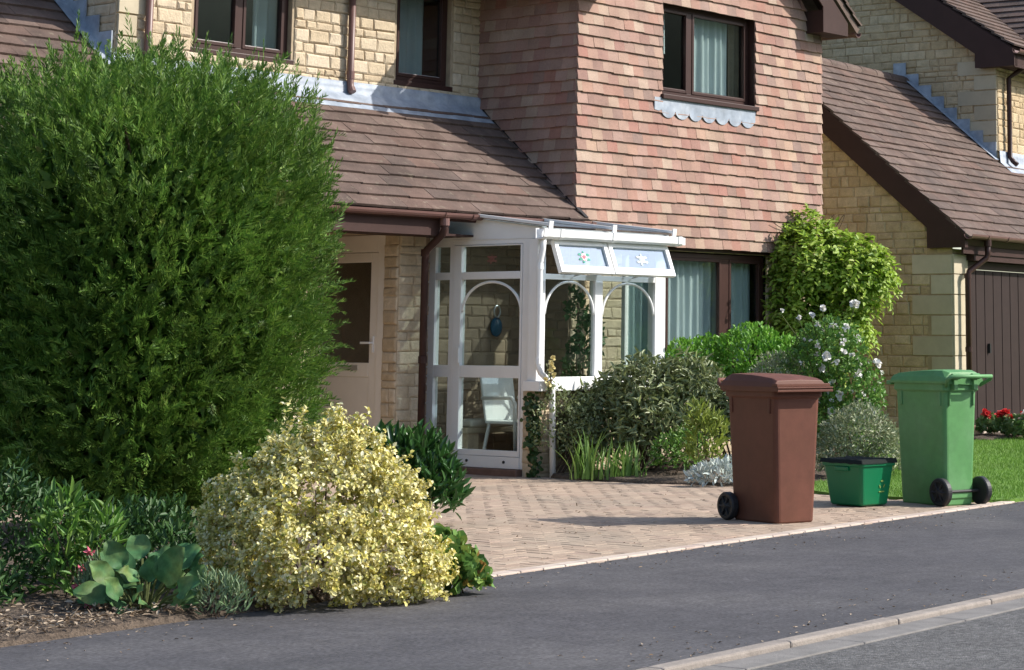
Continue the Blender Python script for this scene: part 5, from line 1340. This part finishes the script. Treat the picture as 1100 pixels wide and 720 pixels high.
fp = ivy('climbing_plant', 'cream flowered stem climbing the bend of the white porch downpipe', 'climber', (15.58, 14.36, .68), [(15.58, 14.36, .70), (15.585, 14.34, .80), (15.57, 14.34, .92), (15.55, 14.35, 1.0)], 60, .04, .02, 'f_olive', .03)
for z_ in (.80, .84, .88, .92, .96, 1.0, 1.04): bloom(fp, 'bloom', np.array([15.56 + random.uniform(-.05, .04), 14.33 + random.uniform(-.03, .03), z_]), np.array([-.6, -.6, .2]), .032, 'p_cream', 12)
# house plant inside the porch
c2 = (17.0, 15.25)
bush('house_plant', 'leafy house plant standing inside the porch behind the front panes', 'plant', c2, [(0, 0, .9, .16, .16, .35), (.1, .0, 1.25, .14, .14, .3), (-.05, 0, 1.55, .10, .1, .2)], 420, .075, .04, 'f_indoor', seed=23, rnd=.6, base_z=.03, stem_r=.01)
pt2 = thing('plant_pot', 'pale pot holding the house plant inside the porch', 'pot', (c2[0], c2[1], .03))
mb = MB(); mb.loft([[(c2[0] + r_ * math.cos(q), c2[1] + r_ * math.sin(q), z_) for q in np.linspace(0, 6.283, 24, endpoint=False)] for r_, z_ in ((.10, .03), (.15, .30), (.165, .30), (.165, .34), (.14, .34), (.13, .28))]); mb.build('pot_body', 'quoin', pt2)
# geraniums by the garage step
for k, (px, D, mt) in enumerate(((1060, 26.9, 'p_red'), (1078, 26.7, 'p_red'), (1092, 26.5, 'p_red'), (1100, 26.2, 'p_orange'))):
    c, s = gz(px, D)
    lab = ['single red geranium at the end of the lawn bed nearest the green bin', 'largest red geranium in the lawn bed, with the fullest flower heads', 'red geranium beside the orange flowers in the lawn bed', 'orange flowered bedding plant at the right edge of the photo'][k]
    g, P, D_, lb = bush('geranium', lab, 'flower', c, [(0, 0, .20, .13, .12, .13), (.08, 0, .17, .1, .1, .1)], 300, .055, .05, 'f_gerleaf', seed=30 + k, out=.5, up=.6, rnd=.45, base_z=.08, stem_r=.004, wb=1.)
    tag(g, group='bedding flowers by the garage step')
    for j in range((2, 5, 3, 3)[k]):
        q = c + SR * random.uniform(-.1, .12) + SD * random.uniform(-.08, .03); z_ = random.uniform(.28, .36)
        bloom(g, 'bloom', np.array([q[0], q[1], z_]), np.array([-.4, -.4, .4]), random.uniform(.035, .06), mt, 24)
        mb = MB(); mb.tube([(c[0], c[1], .1), (q[0], q[1], z_)], .004, 5); mb.build('stem', 'twig', g)
# ================================================================== daylight
sd_ = Vector((.9, -1.0, 1.0)).normalized()
sun = bpy.data.lights.new('sun', 'SUN'); sun.energy = 4.0; sun.angle = rad(.55); sun.color = (1.0, .955, .88)
so = bpy.data.objects.new('sun', sun); C.objects.link(so); so.rotation_euler = sd_.to_track_quat('Z', 'Y').to_euler(); so.location = (0, 0, 30)
w = bpy.data.worlds.new('World'); sc.world = w; w.use_nodes = True
nt = w.node_tree; bg_ = nt.nodes['Background']; sky = nt.nodes.new('ShaderNodeTexSky'); sky.sky_type = 'NISHITA'; sky.sun_disc = False
sky.sun_elevation = math.asin(sd_.z); sky.sun_rotation = math.atan2(sd_.x, sd_.y); sky.air_density = 1.0; sky.dust_density = 1.5; sky.ozone_density = 1.0
nt.links.new(sky.outputs[0], bg_.inputs[0]); bg_.inputs[1].default_value = .15
vs = sc.view_settings; vs.view_transform = 'Standard'; vs.look = 'None'; vs.exposure = 0.66; vs.gamma = 1.0; vs.use_curve_mapping = False
sc.render.engine = 'CYCLES'; sc.cycles.max_bounces = 8; sc.cycles.transparent_max_bounces = 16; sc.cycles.use_denoising = True
